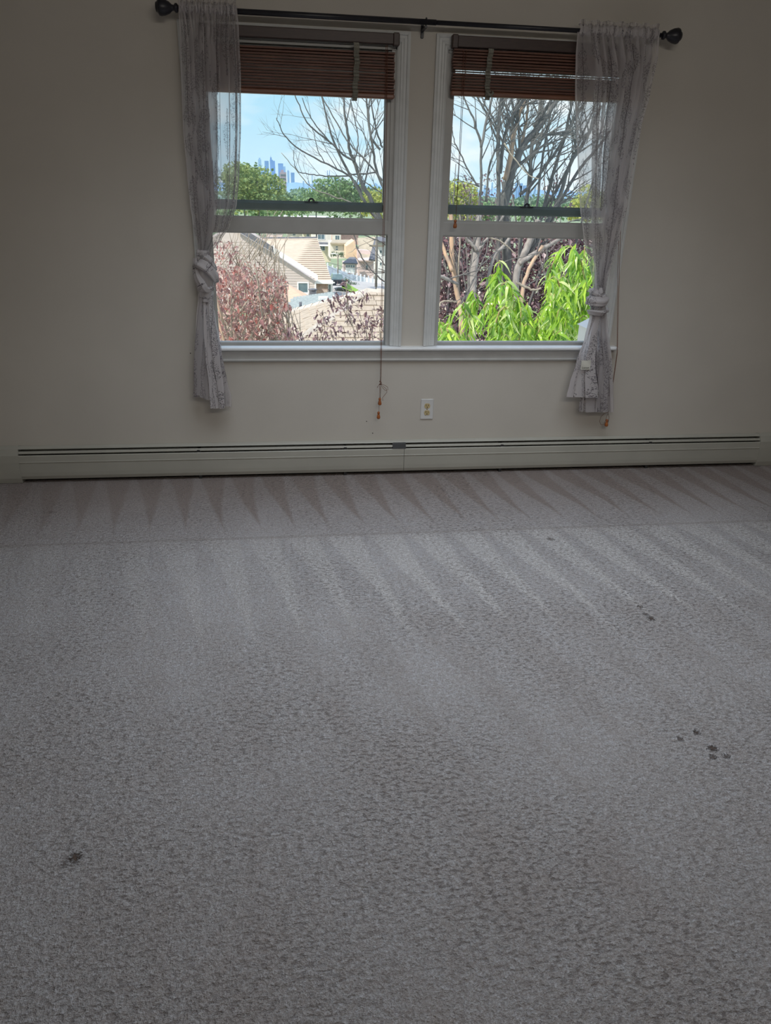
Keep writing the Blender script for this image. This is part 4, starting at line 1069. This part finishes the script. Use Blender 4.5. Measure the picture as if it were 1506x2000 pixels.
mesh('dark_roof', MB().slab([P(732, 466, 130), P(738, 468, 130), P(736, 508, 124.8), P(721, 506, 124.8)], .3), 'slate', a, label='dark slate slope')
a = hs('garage', 124.8, 'white garage with panelled door under a grey hip roof, behind the white fence')
mesh('roof', MB().slab([P(669, 513, 123.5), P(699, 514, 123.5), P(694, 502, 128.7), P(683, 502, 128.7)], .2), 'slate', a)
wall_poly(a, [(672, 513), (697, 514), (697, 545), (672, 545)], 124.2, 4, 'pinkwall')
d0, d1 = P(675, 516, 124), P(693, 534, 124)
dr = mesh('garage_door', MB().box(d0[0], d1[0], 123.9, 124.1, d1[2], d0[2]), 'white', a)
for i in range(4):
    w = (d1[0]-d0[0])/4; mesh('pane', MB().box(d0[0]+w*(i+.2), d0[0]+w*(i+.8), 123.8, 123.9, d0[2]-.45, d0[2]-.15), 'darkglass', dr)
a = hs('white_house', 145.6, 'white house with small square windows at the right edge of the opening')
wall_poly(a, [(734, 470), (765, 471), (765, 550), (734, 550)], 145.6, 8, 'white')
for (x, y) in ((742, 489), (742, 513), (752, 489), (752, 513)): win_on(a, x, x+3.5, y, y+5, 145.6, fr=.06, mull=False)
mesh('roof', MB().slab([P(730, 471, 144.3), P(770, 472, 144.3), P(765, 462, 152.1), P(736, 462, 152.1)], .3), 'slate', a)
a = hs('rose_shed', 128.7, 'low pink shed between the garage and the utility pole')
wall_poly(a, [(699, 508), (730, 508), (730, 545), (699, 545)], 130, 3, 'pinkwall'); mesh('roof', MB().slab([P(698, 508, 129.3), P(731, 508, 129.3), P(729, 503, 132.6), P(701, 503, 132.6)], .2), 'pinkwall', a)
win_on(a, 715, 718, 518, 526, 130, fr=.05, mull=False)
# long low white roof in the gap above the rail, commercial building
a = thing('flat_roof_building', P(620, 430, 247), 'long white flat-roofed building seen just above the sash rail', 'building')
wall_poly(a, [(540, 425.5), (680, 428.5), (680, 445), (540, 443)], 247, 30, 'white'); 
for px in (612, 640, 657): 
    p = P(px, 424, 248.3); mesh('roof_vent', MB().box(p[0]-.5, p[0]+.5, 247.8, 248.8, p[2]-.8, p[2]+.1), 'white', a)
# more house tops behind the sheer branches, right of the gabled roof
for (x0, x1, yt, Y, m_, rm, lb) in ((560, 590, 447, 182, 'cream2', 'slate', 'pale house top above the brown ridge, middle of three'), (520, 552, 445, 195, 'pinkwall', 'tanroof', 'pinkish house top above the brown ridge, leftmost of three'), (592, 612, 449, 175.5, 'cream', 'tanroof', 'cream house top above the brown ridge, rightmost of three')):
    a = thing('house', (P(x0, yt, Y)[0], Y, gz(Y)), lb, 'house')
    wall_poly(a, [(x0, yt+4), (x1, yt+4), (x1, yt+30), (x0, yt+30)], Y, 6, m_)
    mesh('roof', MB().slab([P(x0-2, yt+4, Y-.5), P(x1+2, yt+4, Y-.5), P(x1-3, yt-4, Y+4), P(x0+3, yt-4, Y+4)], .3), rm, a)
    win_on(a, (x0+x1)/2-3, (x0+x1)/2+2, yt+8, yt+13, Y)

# white fence with panels and posts
fpt = [(640, 518), (668, 529), (690, 536), (712, 541), (735, 546), (770, 553)]
f_ = thing('vinyl_fence', P(700, 560, 114.4), 'tall white vinyl fence running across the far yard', 'fence')
Ys = [104, 109.2, 113.1, 113.8, 113.1, 111.8]
P3 = [P(x, y, Y) for (x, y), Y in zip(fpt, Ys)]
for (p, q) in zip(P3, P3[1:]):
    n = 3; 
    for i in range(n):
        a0 = p+(q-p)*i/n; b0 = p+(q-p)*(i+1)/n; d = (b0-a0); 
        hgt = 1.9
        mesh('fence_panel', MB().add([a0, b0, b0-arr(0, 0, hgt), a0-arr(0, 0, hgt), a0+arr(0, .06, 0), b0+arr(0, .06, 0), b0-arr(0, -.06, hgt), a0-arr(0, -.06, hgt)], [(0, 1, 2, 3), (7, 6, 5, 4), (0, 4, 5, 1), (3, 2, 6, 7), (0, 3, 7, 4), (1, 5, 6, 2)]), 'fence', f_)
        mesh('fence_post', MB().box(a0[0]-.08, a0[0]+.08, a0[1]-.1, a0[1]+.1, a0[2]-2.1, a0[2]+.15).lathe([(0, .13), (.05, .13), (.18, .01)], (a0[0], a0[1], a0[2]+.15), 'z', 4), 'fence', f_)
l_ = [P(668, 548, 98.8), P(700, 566, 96.2), P(694, 572, 93.6), P(668, 560, 93.6)]
mesh('lawn', MB().slab(l_, .1), 'grass', kind='stuff', label='bright green strip of lawn beside the driveway below the fence', cat='lawn')
mesh('driveway', MB().slab([P(648, 552, 106.6), P(668, 552, 104), P(735, 572, 93.6), P(735, 590, 85.8), P(640, 590, 83.2)], .1).slab([P(668, 546, 109.2), P(765, 556, 109.2), P(765, 575, 91), P(735, 574, 93.6), P(700, 563, 97.5)], .1), 'asphalt', kind='structure')
for i, (x, y, od) in enumerate(((677, 546, 'first'), (683, 551, 'second'), (690, 555, 'third'), (698, 560, 'fourth'), (705, 562, 'fifth'), (712, 564, 'last'))):
    c = P(x, y+1, 102.7); blob_tree('hedge_shrub', c, .5, .38, 117, .16, 'shrub', od+' dark shrub from the left along the foot of the white fence', 'shrub', 'shrubs along the white fence', False, 300+i, base=c[2]-.5)
for i, (x, y, lb) in enumerate(((652, 497, 'rounded dark green bush left of the lamp post'), (665, 498, 'small dark green bush right of the lamp post'))):
    c = P(x, y, 130); blob_tree('round_bush', c, .75, .5, 200, .2, 'shrub', lb, 'bush', None, False, 320+i, base=c[2]-.8)
# parked cars
def car(px, py, Y, label, L=1.9):
    p = P(px, py, Y); t = thing('car', (p[0], Y, p[2]), label, 'car')
    x0, z0 = p[0], p[2]
    # seen from its nose end: body and cabin
    mesh('body', MB().prism([(x0-.85, z0+.25), (x0+.85, z0+.25), (x0+.88, z0+.7), (x0+.8, z0+.95), (x0-.8, z0+.95), (x0-.88, z0+.7)], Y, Y+4.3), 'carpaint', t)
    mesh('cabin', MB().add([(x0-.75, Y+1.0, z0+.95), (x0+.75, Y+1.0, z0+.95), (x0+.6, Y+1.7, z0+1.5), (x0-.6, Y+1.7, z0+1.5), (x0-.75, Y+4.1, z0+.95), (x0+.75, Y+4.1, z0+.95), (x0+.6, Y+3.5, z0+1.5), (x0-.6, Y+3.5, z0+1.5)], [(0, 1, 2, 3), (5, 4, 7, 6), (3, 2, 6, 7), (1, 5, 6, 2), (4, 0, 3, 7)]), 'darkglass', t)
    for sx in (-1, 1):
        mesh('headlamp', MB().box(x0+sx*.62-.16, x0+sx*.62+.16, Y-.03, Y+.02, z0+.55, z0+.72), 'white', t)
        for yy in (.8, 3.4): mesh('wheel', MB().lathe([(-.1, .3), (.1, .3)], (x0+sx*.78, Y+yy, z0+.3), 'x', 14), 'black', t)
    mesh('licence_plate', MB().box(x0-.25, x0+.25, Y-.02, Y+.01, z0+.35, z0+.47), 'white', t)
car(661, 562, 93.6, 'dark car parked on the driveway beside the stone wall of the gabled house')

# lamp post, utility pole, wires
p = P(660, 497, 104); q = P(660, 545, 104)
t = thing('street_lamp', q, 'thin grey street lamp post in front of the white fence', 'street lamp')
mesh('pole', MB().tube([q, p], .09, 8), 'pole', t, True); mesh('lamp_head', MB().tube([p, p+arr(-.5, 0, .1), p+arr(-.9, 0, .05)], [.05, .06, .1], 6), 'white', t, True)
p = P(736, 470, 91); q = P(733, 560, 91); q[0] = p[0]
t = thing('utility_pole', q, 'weathered grey wooden utility pole right of the fence', 'utility pole')
mesh('pole', MB().tube([q, p], .16, 10), 'pole', t, True); mesh('crossarm', MB().box(p[0]-.9, p[0]+.9, 90.87, 91.13, p[2]-.7, p[2]-.5), 'pole', t)
def wire(pts, Y, lb, r=.025):
    o = mesh('power_line', MB().tube([P(x, y, Y) for x, y in pts], r, 5), 'slate', None, True, origin=P(pts[0][0], pts[0][1], Y)); tag(o, lb, 'power line', 'power lines over the yards')
wire([(640, 512), (670, 521), (700, 526), (734, 527)], 89.7, 'sagging power line from the brown roof to the utility pole')
wire([(690, 527), (710, 519), (736, 505), (765, 492)], 92.3, 'power line rising to the right past the utility pole')
wire([(640, 520), (690, 546), (735, 512)], 89.05, 'low slack power line in front of the white fence', .02)

# ------------------------------------------------------------------ bare tree (several stems)
rg = random.Random(12)
BT = thing('bare_tree', P(985, 640, 6.2), 'large leafless multi-stemmed tree fanning across both windows', 'tree')
twig_mb = MB(); 
def grow(p, d, L, r, depth, mb):
    pts = [p]; n = 4; cur = p.copy(); dd = d/np.linalg.norm(d)
    for i in range(n):
        dd = dd+arr(rg.uniform(-.10, .10), rg.uniform(-.08, .08), rg.uniform(-.04, .13)); dd /= np.linalg.norm(dd)
        cur = cur+dd*L/n; pts.append(cur.copy())
    mb.tube(pts, list(np.linspace(r, r*.35, n+1)), 4 if r < .008 else 5, cap=False)
    if depth > 0:
        for k in range(rg.choice([2, 3, 3])):
            i = rg.randint(1, n); a = rg.choice([-1, 1])*rg.uniform(.3, .75)
            d0 = pts[i]-pts[i-1]; d0 /= np.linalg.norm(d0)
            nd = arr(d0[0]*math.cos(a)-d0[2]*math.sin(a), d0[1]+rg.uniform(-.3, .3), d0[0]*math.sin(a)+d0[2]*math.cos(a)); nd[2] = nd[2]*.8+.2
            grow(pts[i], nd, L*rg.uniform(.45, .7), r*.55, depth-1, mb)
def limb(px, Y0, Y1, w0, w1, twigs=7, mat='bark', name='branch', tl=.5):
    n = len(px); ctrl = [P(x, y, Y0+(Y1-Y0)*i/(n-1)) for i, (x, y) in enumerate(px)]
    cp = [ctrl[0]]+ctrl+[ctrl[-1]]; pts = []
    for s in np.linspace(0, n-1-1e-6, n*4):
        i = int(s); f = s-i; p0, p1, p2, p3 = cp[i], cp[i+1], cp[i+2], cp[i+3]
        pts.append(.5*((2*p1)+(-p0+p2)*f+(2*p0-5*p1+4*p2-p3)*f*f+(-p0+3*p1-3*p2+p3)*f**3)+arr(rg.uniform(-1, 1), 0, rg.uniform(-1, 1))*.006)
    dist = [np.linalg.norm(p-CAM) for p in pts]; wk = 1 if px[-1][0] > 800 else .82; rs = [max(.0022, wk*(w0+(w1-w0)*k/(len(pts)-1))*d_/F_PX*.5) for k, d_ in enumerate(dist)]
    o = mesh(name, MB().tube(pts, rs, 8), mat, BT, True)
    for k in range(twigs if px[-1][0] > 800 else int(twigs*.7)):
        i = rg.randint(2, len(pts)-2); d = pts[i+1]-pts[i-1]; d /= np.linalg.norm(d); a = rg.choice([-1, 1])*rg.uniform(.35, .9)
        nd = arr(d[0]*math.cos(a)-d[2]*math.sin(a), rg.uniform(-.3, .3), d[0]*math.sin(a)+d[2]*math.cos(a))
        if nd[2] < -.1: nd[2] *= -.5
        grow(pts[i], nd, rg.uniform(.5, 1.1)*tl*1.4, rs[i]*.5, 2, twig_mb)
Z2 = lambda X, Yv: (440+X/4.43, 180+Yv/4.43)
Z4 = lambda X, Yv: (840+X/4.43, 180+Yv/4.43)
def L2(*q): return [Z2(a_, b_) for a_, b_ in q]
def L4(*q): return [Z4(a_, b_) for a_, b_ in q]
# left-window fan
limb([(860, 640), (815, 540), (765, 470)]+L2((1270, 950), (1180, 780), (1120, 610), (1080, 520), (1060, 350), (1035, 180), (1030, 50), (1015, -120)), 5.9, 5.5, 12, 2.5, 9)
limb([(850, 600), (775, 480), (730, 420)]+L2((1200, 940), (1090, 740), (970, 500), (900, 310), (840, 60), (800, -100)), 5.6, 5.2, 9, 2, 8)
limb(L2((1180, 860), (1070, 720), (870, 620), (620, 480), (500, 350), (440, 220)), 5.5, 4.9, 4.5, 1.6, 8, tl=.3)
limb(L2((1120, 600), (1010, 530), (930, 450), (750, 310), (690, 230), (620, 60), (570, -80)), 5.4, 5.0, 4.5, 1.8, 7, tl=.35)
limb(L2((1010, 530), (880, 400), (745, 230), (665, 50)), 5.3, 5.1, 3.2, 1.6, 4, tl=.3)
limb([(790, 450)]+L2((1330, 740), (1280, 500), (1240, 250), (1220, 60), (1200, -100)), 5.9, 5.8, 6, 3, 6)
limb([(775, 390)]+L2((1300, 690), (1160, 530), (1080, 450), (1000, 330), (850, 60), (800, -60)), 5.4, 5.6, 4, 2, 6, tl=.35)
limb(L2((1300, 695), (1080, 720), (900, 730), (780, 715), (640, 690), (600, 620), (590, 500)), 5.6, 5.0, 3.2, 1.2, 6, tl=.25)
limb(L2((1190, 1000), (1050, 940), (900, 890), (740, 820), (620, 680), (490, 530)), 5.3, 4.8, 3, 1.2, 6, tl=.25, mat='twig')
limb(L2((1340, 500), (1260, 380), (1240, 180), (1250, 60), (1260, -60)), 5.8, 5.8, 5, 2.5, 5)
limb(L2((1360, 480), (1300, 300), (1270, 120), (1260, 40)), 5.9, 5.9, 4, 2.5, 4)
limb(L2((1120, 590), (1150, 450), (1130, 280), (1080, 60)), 5.5, 5.6, 3, 2, 4, tl=.3)
limb(L2((870, 620), (800, 500), (760, 330), (755, 300)), 5.4, 5.3, 2, 1.1, 3, tl=.2)
limb([(790, 580), (745, 546), (720, 521), (701, 491), (690, 452), (684, 420)], 5.2, 5.0, 3.5, 2, 1, tl=.2)
limb([(780, 500), (750, 476), (730, 466), (705, 457)], 5.2, 5.0, 3.5, 1.5, 3, tl=.2)
limb([(735, 466), (700, 482), (680, 495)], 5.2, 5.1, 1.8, 1, 1, tl=.15, mat='twig')
# right-window stems
limb([(985, 680), (990, 520)]+L4((640, 960), (700, 720), (760, 560), (830, 430), (960, 280), (1100, 60), (1180, -80)), 6.4, 6.6, 20, 6, 10)
limb([(975, 560)]+L4((590, 960), (590, 600), (590, 350), (600, 200), (610, 40), (615, -100)), 6.3, 6.2, 8, 5, 8)
limb(L4((605, 700), (640, 420), (700, 230), (820, 50), (880, -60)), 6.3, 6.4, 7, 4, 7)
limb(L4((650, 760), (700, 560), (720, 400), (760, 240), (800, 120), (850, -40)), 6.4, 6.5, 10, 5, 7, mat='bark_warm')
limb(L4((700, 720), (780, 480), (830, 270), (850, 60), (860, -60)), 6.5, 6.6, 7, 3, 6, mat='bark_warm')
limb([(1013, 520), (1020, 440)]+L4((840, 900), (870, 650), (890, 400), (940, 200), (960, 60), (970, -80)), 6.8, 6.9, 8, 5, 8)
limb([(1040, 520)]+L4((930, 950), (960, 650), (1000, 400), (1040, 200), (1070, 90), (1100, -60)), 6.6, 6.8, 5, 3, 6)
limb([(1030, 510)]+L4((1000, 950), (1080, 650), (1160, 400), (1220, 120), (1250, -40)), 6.9, 7, 7, 4, 7)
limb(L4((780, 880), (860, 820), (1000, 640), (1130, 450), (1250, 230), (1360, 60), (1420, -60)), 6.7, 7, 6, 4, 8)
limb([(905, 640), (925, 480)]+L4((430, 960), (440, 480), (400, 330), (370, 220), (300, 60), (270, -60)), 6.0, 5.9, 6, 2, 7)
limb(L4((440, 480), (490, 250), (540, 40), (560, -80)), 5.9, 6.0, 5, 3, 5)
limb(L4((420, 810), (400, 800), (330, 670), (250, 510), (210, 420), (190, 300)), 5.9, 5.8, 3.5, 1.5, 6, tl=.3)
limb(L4((480, 950), (520, 620), (580, 440), (500, 220), (420, 50), (390, -60)), 6.1, 6.0, 4, 2.2, 6)
limb([(1045, 480)]+L4((1100, 950), (1200, 650), (1300, 480), (1400, 300), (1480, 120)), 6.9, 7.2, 8, 5, 8)
limb([(1060, 470)]+L4((1180, 850), (1330, 620), (1450, 480), (1560, 330)), 7, 7.3, 6, 4, 6)
limb([(1010, 530), (1040, 470)]+L4((1000, 1000), (1120, 800), (1240, 560), (1330, 340), (1420, 150)), 7, 7.2, 6, 3, 6)
limb(L4((600, 400), (560, 250), (480, 120), (440, 30)), 6.2, 6.2, 4, 2, 4)
limb(L4((640, 440), (750, 600), (860, 720), (940, 750)), 5.8, 5.6, 2.5, 1.5, 3, tl=.25, mat='twig')
limb(L4((900, 300), (980, 180), (1050, 60), (1080, -50)), 6.8, 6.8, 8, 4, 5)
limb(L4((650, 300), (760, 180), (860, 60), (900, -40)), 6.5, 6.5, 6, 3, 5)
# lower stems seen through the open sash
limb([(900, 690), (901, 620), (896, 589), (884, 520), (882, 464), (880, 400)], 4.6, 4.9, 10, 8, 1, 'bark_warm', 'stem')
limb([(884, 530), (868, 490), (850, 440)], 4.6, 4.8, 8, 5, 1, 'bark_warm', 'stem')
limb([(893, 560), (897, 500), (899, 460), (898, 410)], 4.7, 4.7, 3, 2.5, 1, 'twig', 'stem')
limb([(922, 700), (924, 554), (930, 500), (934, 467), (936, 420)], 5.6, 5.9, 14, 10, 1, 'bark_light', 'stem')
limb([(932, 490), (920, 475), (908, 462), (890, 440)], 5.7, 5.7, 6, 4, 1, 'bark_light', 'stem')
limb([(934, 490), (948, 470), (965, 450), (985, 420)], 5.7, 5.8, 5, 4, 1, 'bark_light', 'stem')
limb([(1000, 700), (1008, 545), (1015, 515), (1034, 474), (1052, 430)], 6.2, 6.3, 15, 11, 1, 'bark_light', 'stem')
limb([(1015, 515), (1040, 496), (1069, 480), (1100, 462)], 6.2, 6.3, 9, 6, 1, 'bark_light', 'stem')
limb([(1010, 700), (1019, 580), (1030, 535), (1043, 508), (1060, 480)], 5.0, 5.3, 8, 6, 1, 'bark_warm', 'stem')
limb([(950, 560), (965, 500), (985, 480), (1010, 440)], 5.9, 6.2, 7, 5, 1, 'bark_light', 'stem')
limb([(955, 462), (985, 476), (1008, 497)], 5.2, 5.2, 3, 2, 1, 'twig', 'stem')
limb([(1008, 552), (1025, 560), (1040, 566), (1058, 563)], 4.6, 4.6, 5, 3, 1, 'twig', 'stem')
limb([(856, 606), (862, 590), (880, 588), (893, 590)], 4.4, 4.5, 3.5, 3, 1, 'twig', 'stem')
limb([(858, 540), (880, 548), (895, 556)], 4.5, 4.6, 7, 5, 1, 'bark_light', 'stem')
mesh('twigs', twig_mb, 'bark', BT, True, kind='stuff')

# ------------------------------------------------------------------ plum trees
def leaf_objs(parent, fn, n, L, Wd, mat, rg, pitch=(-.2, 1.4), droop=.5, seg=3, variants=4, name='leaf'):
    mes = []
    for k in range(variants):
        v, f = leaf_shape(L*(.75+.5*k/variants), Wd*(.85+.3*rg.random()), droop*(.5+rg.random()), seg)
        me = bpy.data.meshes.new(name); me.from_pydata(v, [], f); me.materials.append(MAT[mat])
        a_ = me.attributes.new('tint', 'FLOAT', 'POINT'); a_.data.foreach_set('value', [k/variants]*len(v)); mes.append(me)
    for _ in range(n):
        p = fn(rg); R = Matrix(rotm(rg.uniform(0, 2*PI), rg.uniform(*pitch), rg.uniform(-.9, .9)).tolist())
        put(name, rg.choice(mes), parent, p, R.to_euler(), rg.uniform(.8, 1.2))
rg = random.Random(31)
pl = thing('plum_tree', P(480, 720, 4.4), 'red-purple leaved plum tree filling the lower left window', 'tree')
polyA = [(395, 540), (425, 520), (450, 528), (470, 512), (490, 540), (512, 545), (528, 528), (540, 555), (556, 530), (562, 560), (552, 580), (568, 598), (553, 622), (556, 640), (578, 652), (592, 690), (395, 690)]
stems = MB()
for k in range(80):
    x = rg.uniform(400, 590); base = P(430+rg.uniform(0, 140), 720, rg.uniform(3.6, 5.2)); top = P(x, rg.uniform(500, 600) if x < 555 else rg.uniform(640, 670), base[1]+rg.uniform(-.5, .5))
    mid = (base+top)/2+arr(rg.uniform(-.2, .2), 0, 0); pts = [base, mid, top, top+arr(rg.uniform(-.1, .1), 0, .25)]
    mesh('branch', MB().tube(pts, [.014, .009, .005, .002], 5), 'twig', pl, True)
tw = MB()
for k in range(34):      # thin bare shoots above the leaves
    x = rg.uniform(425, 540); p = P(x, rg.uniform(500, 540), rg.uniform(3.8, 5)); q = p+arr(rg.uniform(-.25, .35), 0, rg.uniform(.25, .55))
    mesh('bare_shoot', MB().tube([p, (p+q)/2+arr(rg.uniform(-.05, .05), 0, 0), q], [.0045, .003, .0015], 4), 'twig', pl, True)
mesh('limb', MB().tube([P(418, 570, 3.3), P(427, 600, 3.3), P(437, 634, 3.25)], .012, 7), 'bark_warm', pl, True)
mesh('limb', MB().tube([P(425, 625, 3.3), P(432, 645, 3.3), P(444, 690, 3.25)], .012, 7), 'bark_warm', pl, True)
mb = MB(); scatter(mb, 4300, poly_pts(polyA, 3.4, 5.6), .056, .027, rg, .5, 2, (-.5, 1.4)); 
pA2 = [(400, 470), (450, 470), (480, 500), (520, 520), (560, 535), (560, 560), (400, 560)]
scatter(mb, 500, poly_pts(pA2, 3.6, 5.2), .05, .024, rg, .5, 2)
mesh('foliage', mb, 'plum_leaf', pl, kind='stuff')
leaf_objs(pl, poly_pts(polyA, 3.2, 3.5), 150, .066, .034, 'plum_leaf', rg)

ps = thing('plum_sprays', P(690, 720, 3.4), 'purple-leaved plum branches rising in front of the tan hip roof', 'tree')
rg = random.Random(5)
sp = [([(620, 690), (628, 650), (632, 610)], 11), ([(640, 690), (634, 640), (630, 605)], 9), ([(700, 690), (690, 640), (678, 600), (668, 570)], 14), ([(690, 640), (668, 600), (650, 575)], 8),
      ([(720, 690), (716, 650), (712, 610)], 12), ([(745, 690), (742, 650), (740, 615)], 10), ([(660, 690), (650, 660), (645, 640)], 10), ([(735, 690), (728, 660), (724, 630)], 12),
      ([(610, 690), (604, 670), (598, 655)], 10), ([(745, 640), (746, 610), (748, 603)], 5), ([(680, 600), (676, 560), (679, 545)], 5), ([(700, 585), (712, 580), (718, 578)], 5), ([(580, 690), (574, 660), (568, 640)], 8)]
stm = MB(); pts_all = []
for line, wd in sp:
    Y = rg.uniform(3.0, 3.8); q = [P(x, y, Y) for x, y in line]; mesh('branch', MB().tube(q, [.007, .005, .003, .002][:len(q)], 5), 'twig', ps, True)
    for _ in range(int(62*len(line)/3*wd/10)):
        i = rg.randint(0, len(q)-2); f = rg.random(); c = q[i]*(1-f)+q[i+1]*f; s_ = wd*.0055*(1.15-.5*(i+f)/len(q)); pts_all.append(c+arr(rg.gauss(0, s_), rg.uniform(-.1, .1), rg.gauss(0, s_)))
rg.shuffle(pts_all); it = iter(pts_all[:290])
leaf_objs(ps, lambda r: next(it), min(290, len(pts_all)), .062, .024, 'plum_dark', rg, (-.3, 1.2), .7)
if len(pts_all) > 290:
    mb = MB(); it2 = iter(pts_all[290:]); scatter(mb, len(pts_all)-290, lambda r: next(it2), .058, .022, rg, .6, 2, (-.3, 1.2)); mesh('foliage', mb, 'plum_dark', ps, kind='stuff')

rg = random.Random(77)
pr = thing('dark_plum_tree', P(1000, 720, 9), 'dark purple-leaved plum tree behind the stems in the right window', 'tree')
mb = MB(); scatter(mb, 15000, poly_pts([(835, 440), (1230, 440), (1230, 700), (835, 700)], 7.6, 9.8), .10, .060, rg, .5, 1, (-.5, 1.3))
scatter(mb, 260, poly_pts([(905, 340), (1000, 330), (1010, 440), (900, 440)], 7.4, 8.4), .07, .035, rg, .5, 1)
scatter(mb, 150, poly_pts([(1060, 345), (1110, 330), (1120, 440), (1060, 440)], 7.4, 8.4), .07, .035, rg, .5, 1)
mesh('foliage', mb, 'plum_dark', pr, kind='stuff')
tm = MB()
for k in range(22):
    b0 = P(rg.uniform(850, 1180), 700, rg.uniform(7.5, 9)); tp_ = b0+arr(rg.uniform(-.8, .8), 0, rg.uniform(1.6, 3.2)); mesh('branch', MB().tube([b0, (b0+tp_)/2+arr(rg.uniform(-.2, .2), 0, 0), tp_], [.03, .02, .006], 5), 'bark', pr, True)

# ------------------------------------------------------------------ peach tree
rg = random.Random(41)
pe = thing('peach_tree', P(1040, 760, 2.2), 'bright green peach tree with long drooping leaves in the right window', 'tree')
shoots = [([(985, 720), (978, 600), (972, 540), (975, 508)], 1), ([(960, 720), (962, 620), (966, 560)], 1), ([(1010, 720), (1000, 640), (992, 570)], 1),
          ([(1030, 720), (1035, 640), (1030, 590)], 1), ([(1050, 720), (1048, 660), (1050, 620)], 1), ([(1010, 720), (1015, 650), (1018, 600)], 1), ([(1110, 720), (1095, 600), (1090, 520), (1098, 478)], 1), ([(1130, 720), (1120, 600), (1118, 520), (1125, 475)], 1),
          ([(1090, 720), (1080, 640), (1075, 570)], 1), ([(1150, 720), (1145, 600), (1140, 520), (1142, 480)], 1), ([(925, 640), (920, 590), (924, 566)], 1),
          ([(880, 720), (876, 650), (880, 612)], 1), ([(860, 720), (862, 660), (858, 622)], 1), ([(905, 720), (905, 668), (900, 645)], 1), ([(950, 720), (945, 680), (948, 662)], 1),
          ([(1070, 720), (1066, 650), (1060, 610)], 1), ([(1165, 720), (1160, 600), (1158, 500)], 1), ([(1100, 720), (1105, 640), (1108, 560)], 1), ([(1120, 720), (1130, 650), (1132, 560)], 1),
          ([(995, 720), (985, 660), (980, 600)], 1), ([(885, 720), (893, 680), (896, 655)], 1), ([(850, 720), (856, 690), (866, 668)], 1), ([(970, 720), (955, 690), (948, 668)], 1), ([(915, 720), (922, 690), (930, 672)], 1), ([(1080, 590), (1070, 540), (1085, 500)], 1), ([(900, 720), (890, 690), (872, 640)], 1), ([(935, 720), (932, 690), (915, 655)], 1), ([(1000, 720), (1040, 680), (1055, 640)], 1), ([(975, 700), (1000, 640), (1015, 580)], 1), ([(1060, 720), (1075, 650), (1085, 560)], 1), ([(868, 720), (866, 680), (862, 640)], 1), ([(1145, 560), (1135, 510), (1115, 480)], 1)]
for (x0, x1, y0, y1, n_) in ((960, 1055, 600, 672, 16), (1062, 1150, 500, 670, 26), (858, 905, 628, 672, 7), (905, 945, 575, 625, 4), (960, 1005, 530, 600, 6)):
    for _ in range(n_):
        x, y = rg.uniform(x0, x1), rg.uniform(y0, y1); sd = rg.choice([-1, 1])*rg.uniform(6, 16)
        if x < 1085 and y < 640-(x-1055)*3.2 and x > 1055: continue
        shoots.append(([(x, y+30), (x+sd*.4, y+8), (x+sd, y), (x+sd*1.7, y+9)], 1))
lv = []; sm_ = MB()
for line, _ in shoots:
    Y = rg.uniform(1.7, 2.9); q = [P(x, y, Y) for x, y in line]; mesh('branch', MB().tube(q, [.008, .006, .004, .003][:len(q)], 5), 'greenstem', pe, True)
    cum = [0]
    for a_, b_ in zip(q, q[1:]): cum.append(cum[-1]+np.linalg.norm(b_-a_))
    n = int(cum[-1]/.0085)
    for i in range(n):
        s = (i+.5)/n*cum[-1]; j = max(k for k in range(len(cum)-1) if cum[k] <= s); f = (s-cum[j])/(cum[j+1]-cum[j]); p = q[j]*(1-f)+q[j+1]*f
        lv.append((p, rg.uniform(0, 2*PI), rg.uniform(-.25, 1.2), rg.uniform(-.8, .8), rg.uniform(.75, 1.2)))
rg.shuffle(lv); lv.sort(key=lambda q: q[0][1])
mes = []
for k in range(6):
    v, f = leaf_shape(.105+.035*rg.random(), .024, 1.2+1.2*rg.random(), 6)
    me = bpy.data.meshes.new('leaf'); me.from_pydata(v, [], f); me.materials.append(MAT['peach_leaf']); me.polygons.foreach_set('use_smooth', [True]*len(f))
    a_ = me.attributes.new('tint', 'FLOAT', 'POINT'); a_.data.foreach_set('value', [k/6]*len(v)); mes.append(me)
mb = MB()
inview = [l for l in lv if l[0][2] > P(1000, 700, l[0][1])[2]]
for i, (p, yw, pt, rl, sc) in enumerate(inview):
    if i < 300:
        R = Matrix(rotm(yw, pt, rl).tolist()); put('leaf', rg.choice(mes), pe, p, R.to_euler(), sc)
    else:
        v, f = leaf_shape(.12*sc, .024*sc, 1.2+1.2*rg.random(), 4); mb.add(np.array(v)@rotm(yw, pt, rl).T+p, f, rg.random())
mesh('foliage', mb, 'peach_leaf', pe, True, kind='stuff')

# white louvred vent box on the outside wall, behind the right curtain
x0, z0 = P(1142, 640, .35)[0], P(1142, 668, .35)[2]
vb = thing('louvred_vent_box', (x0+.1, .3, z0-.1), 'small white slatted box outside, half hidden by the right curtain', 'vent')
mesh('box', MB().box(x0, x0+.22, .26, .44, z0-.15, z0+.09).prism([(x0-.01, z0+.09), (x0+.23, z0+.09), (x0+.11, z0+.15)], .25, .45), 'white', vb)
mesh('bracket', MB().box(x0+.02, x0+.2, .12, .3, z0-.16, z0-.13), 'white', vb)
for i in range(7): mesh('slat', MB().obox(arr(x0+.11, .252, z0-.12+i*.03), arr(.10, 0, 0), arr(0, .006, .004), arr(0, -.001, .0015)), 'fence', vb)
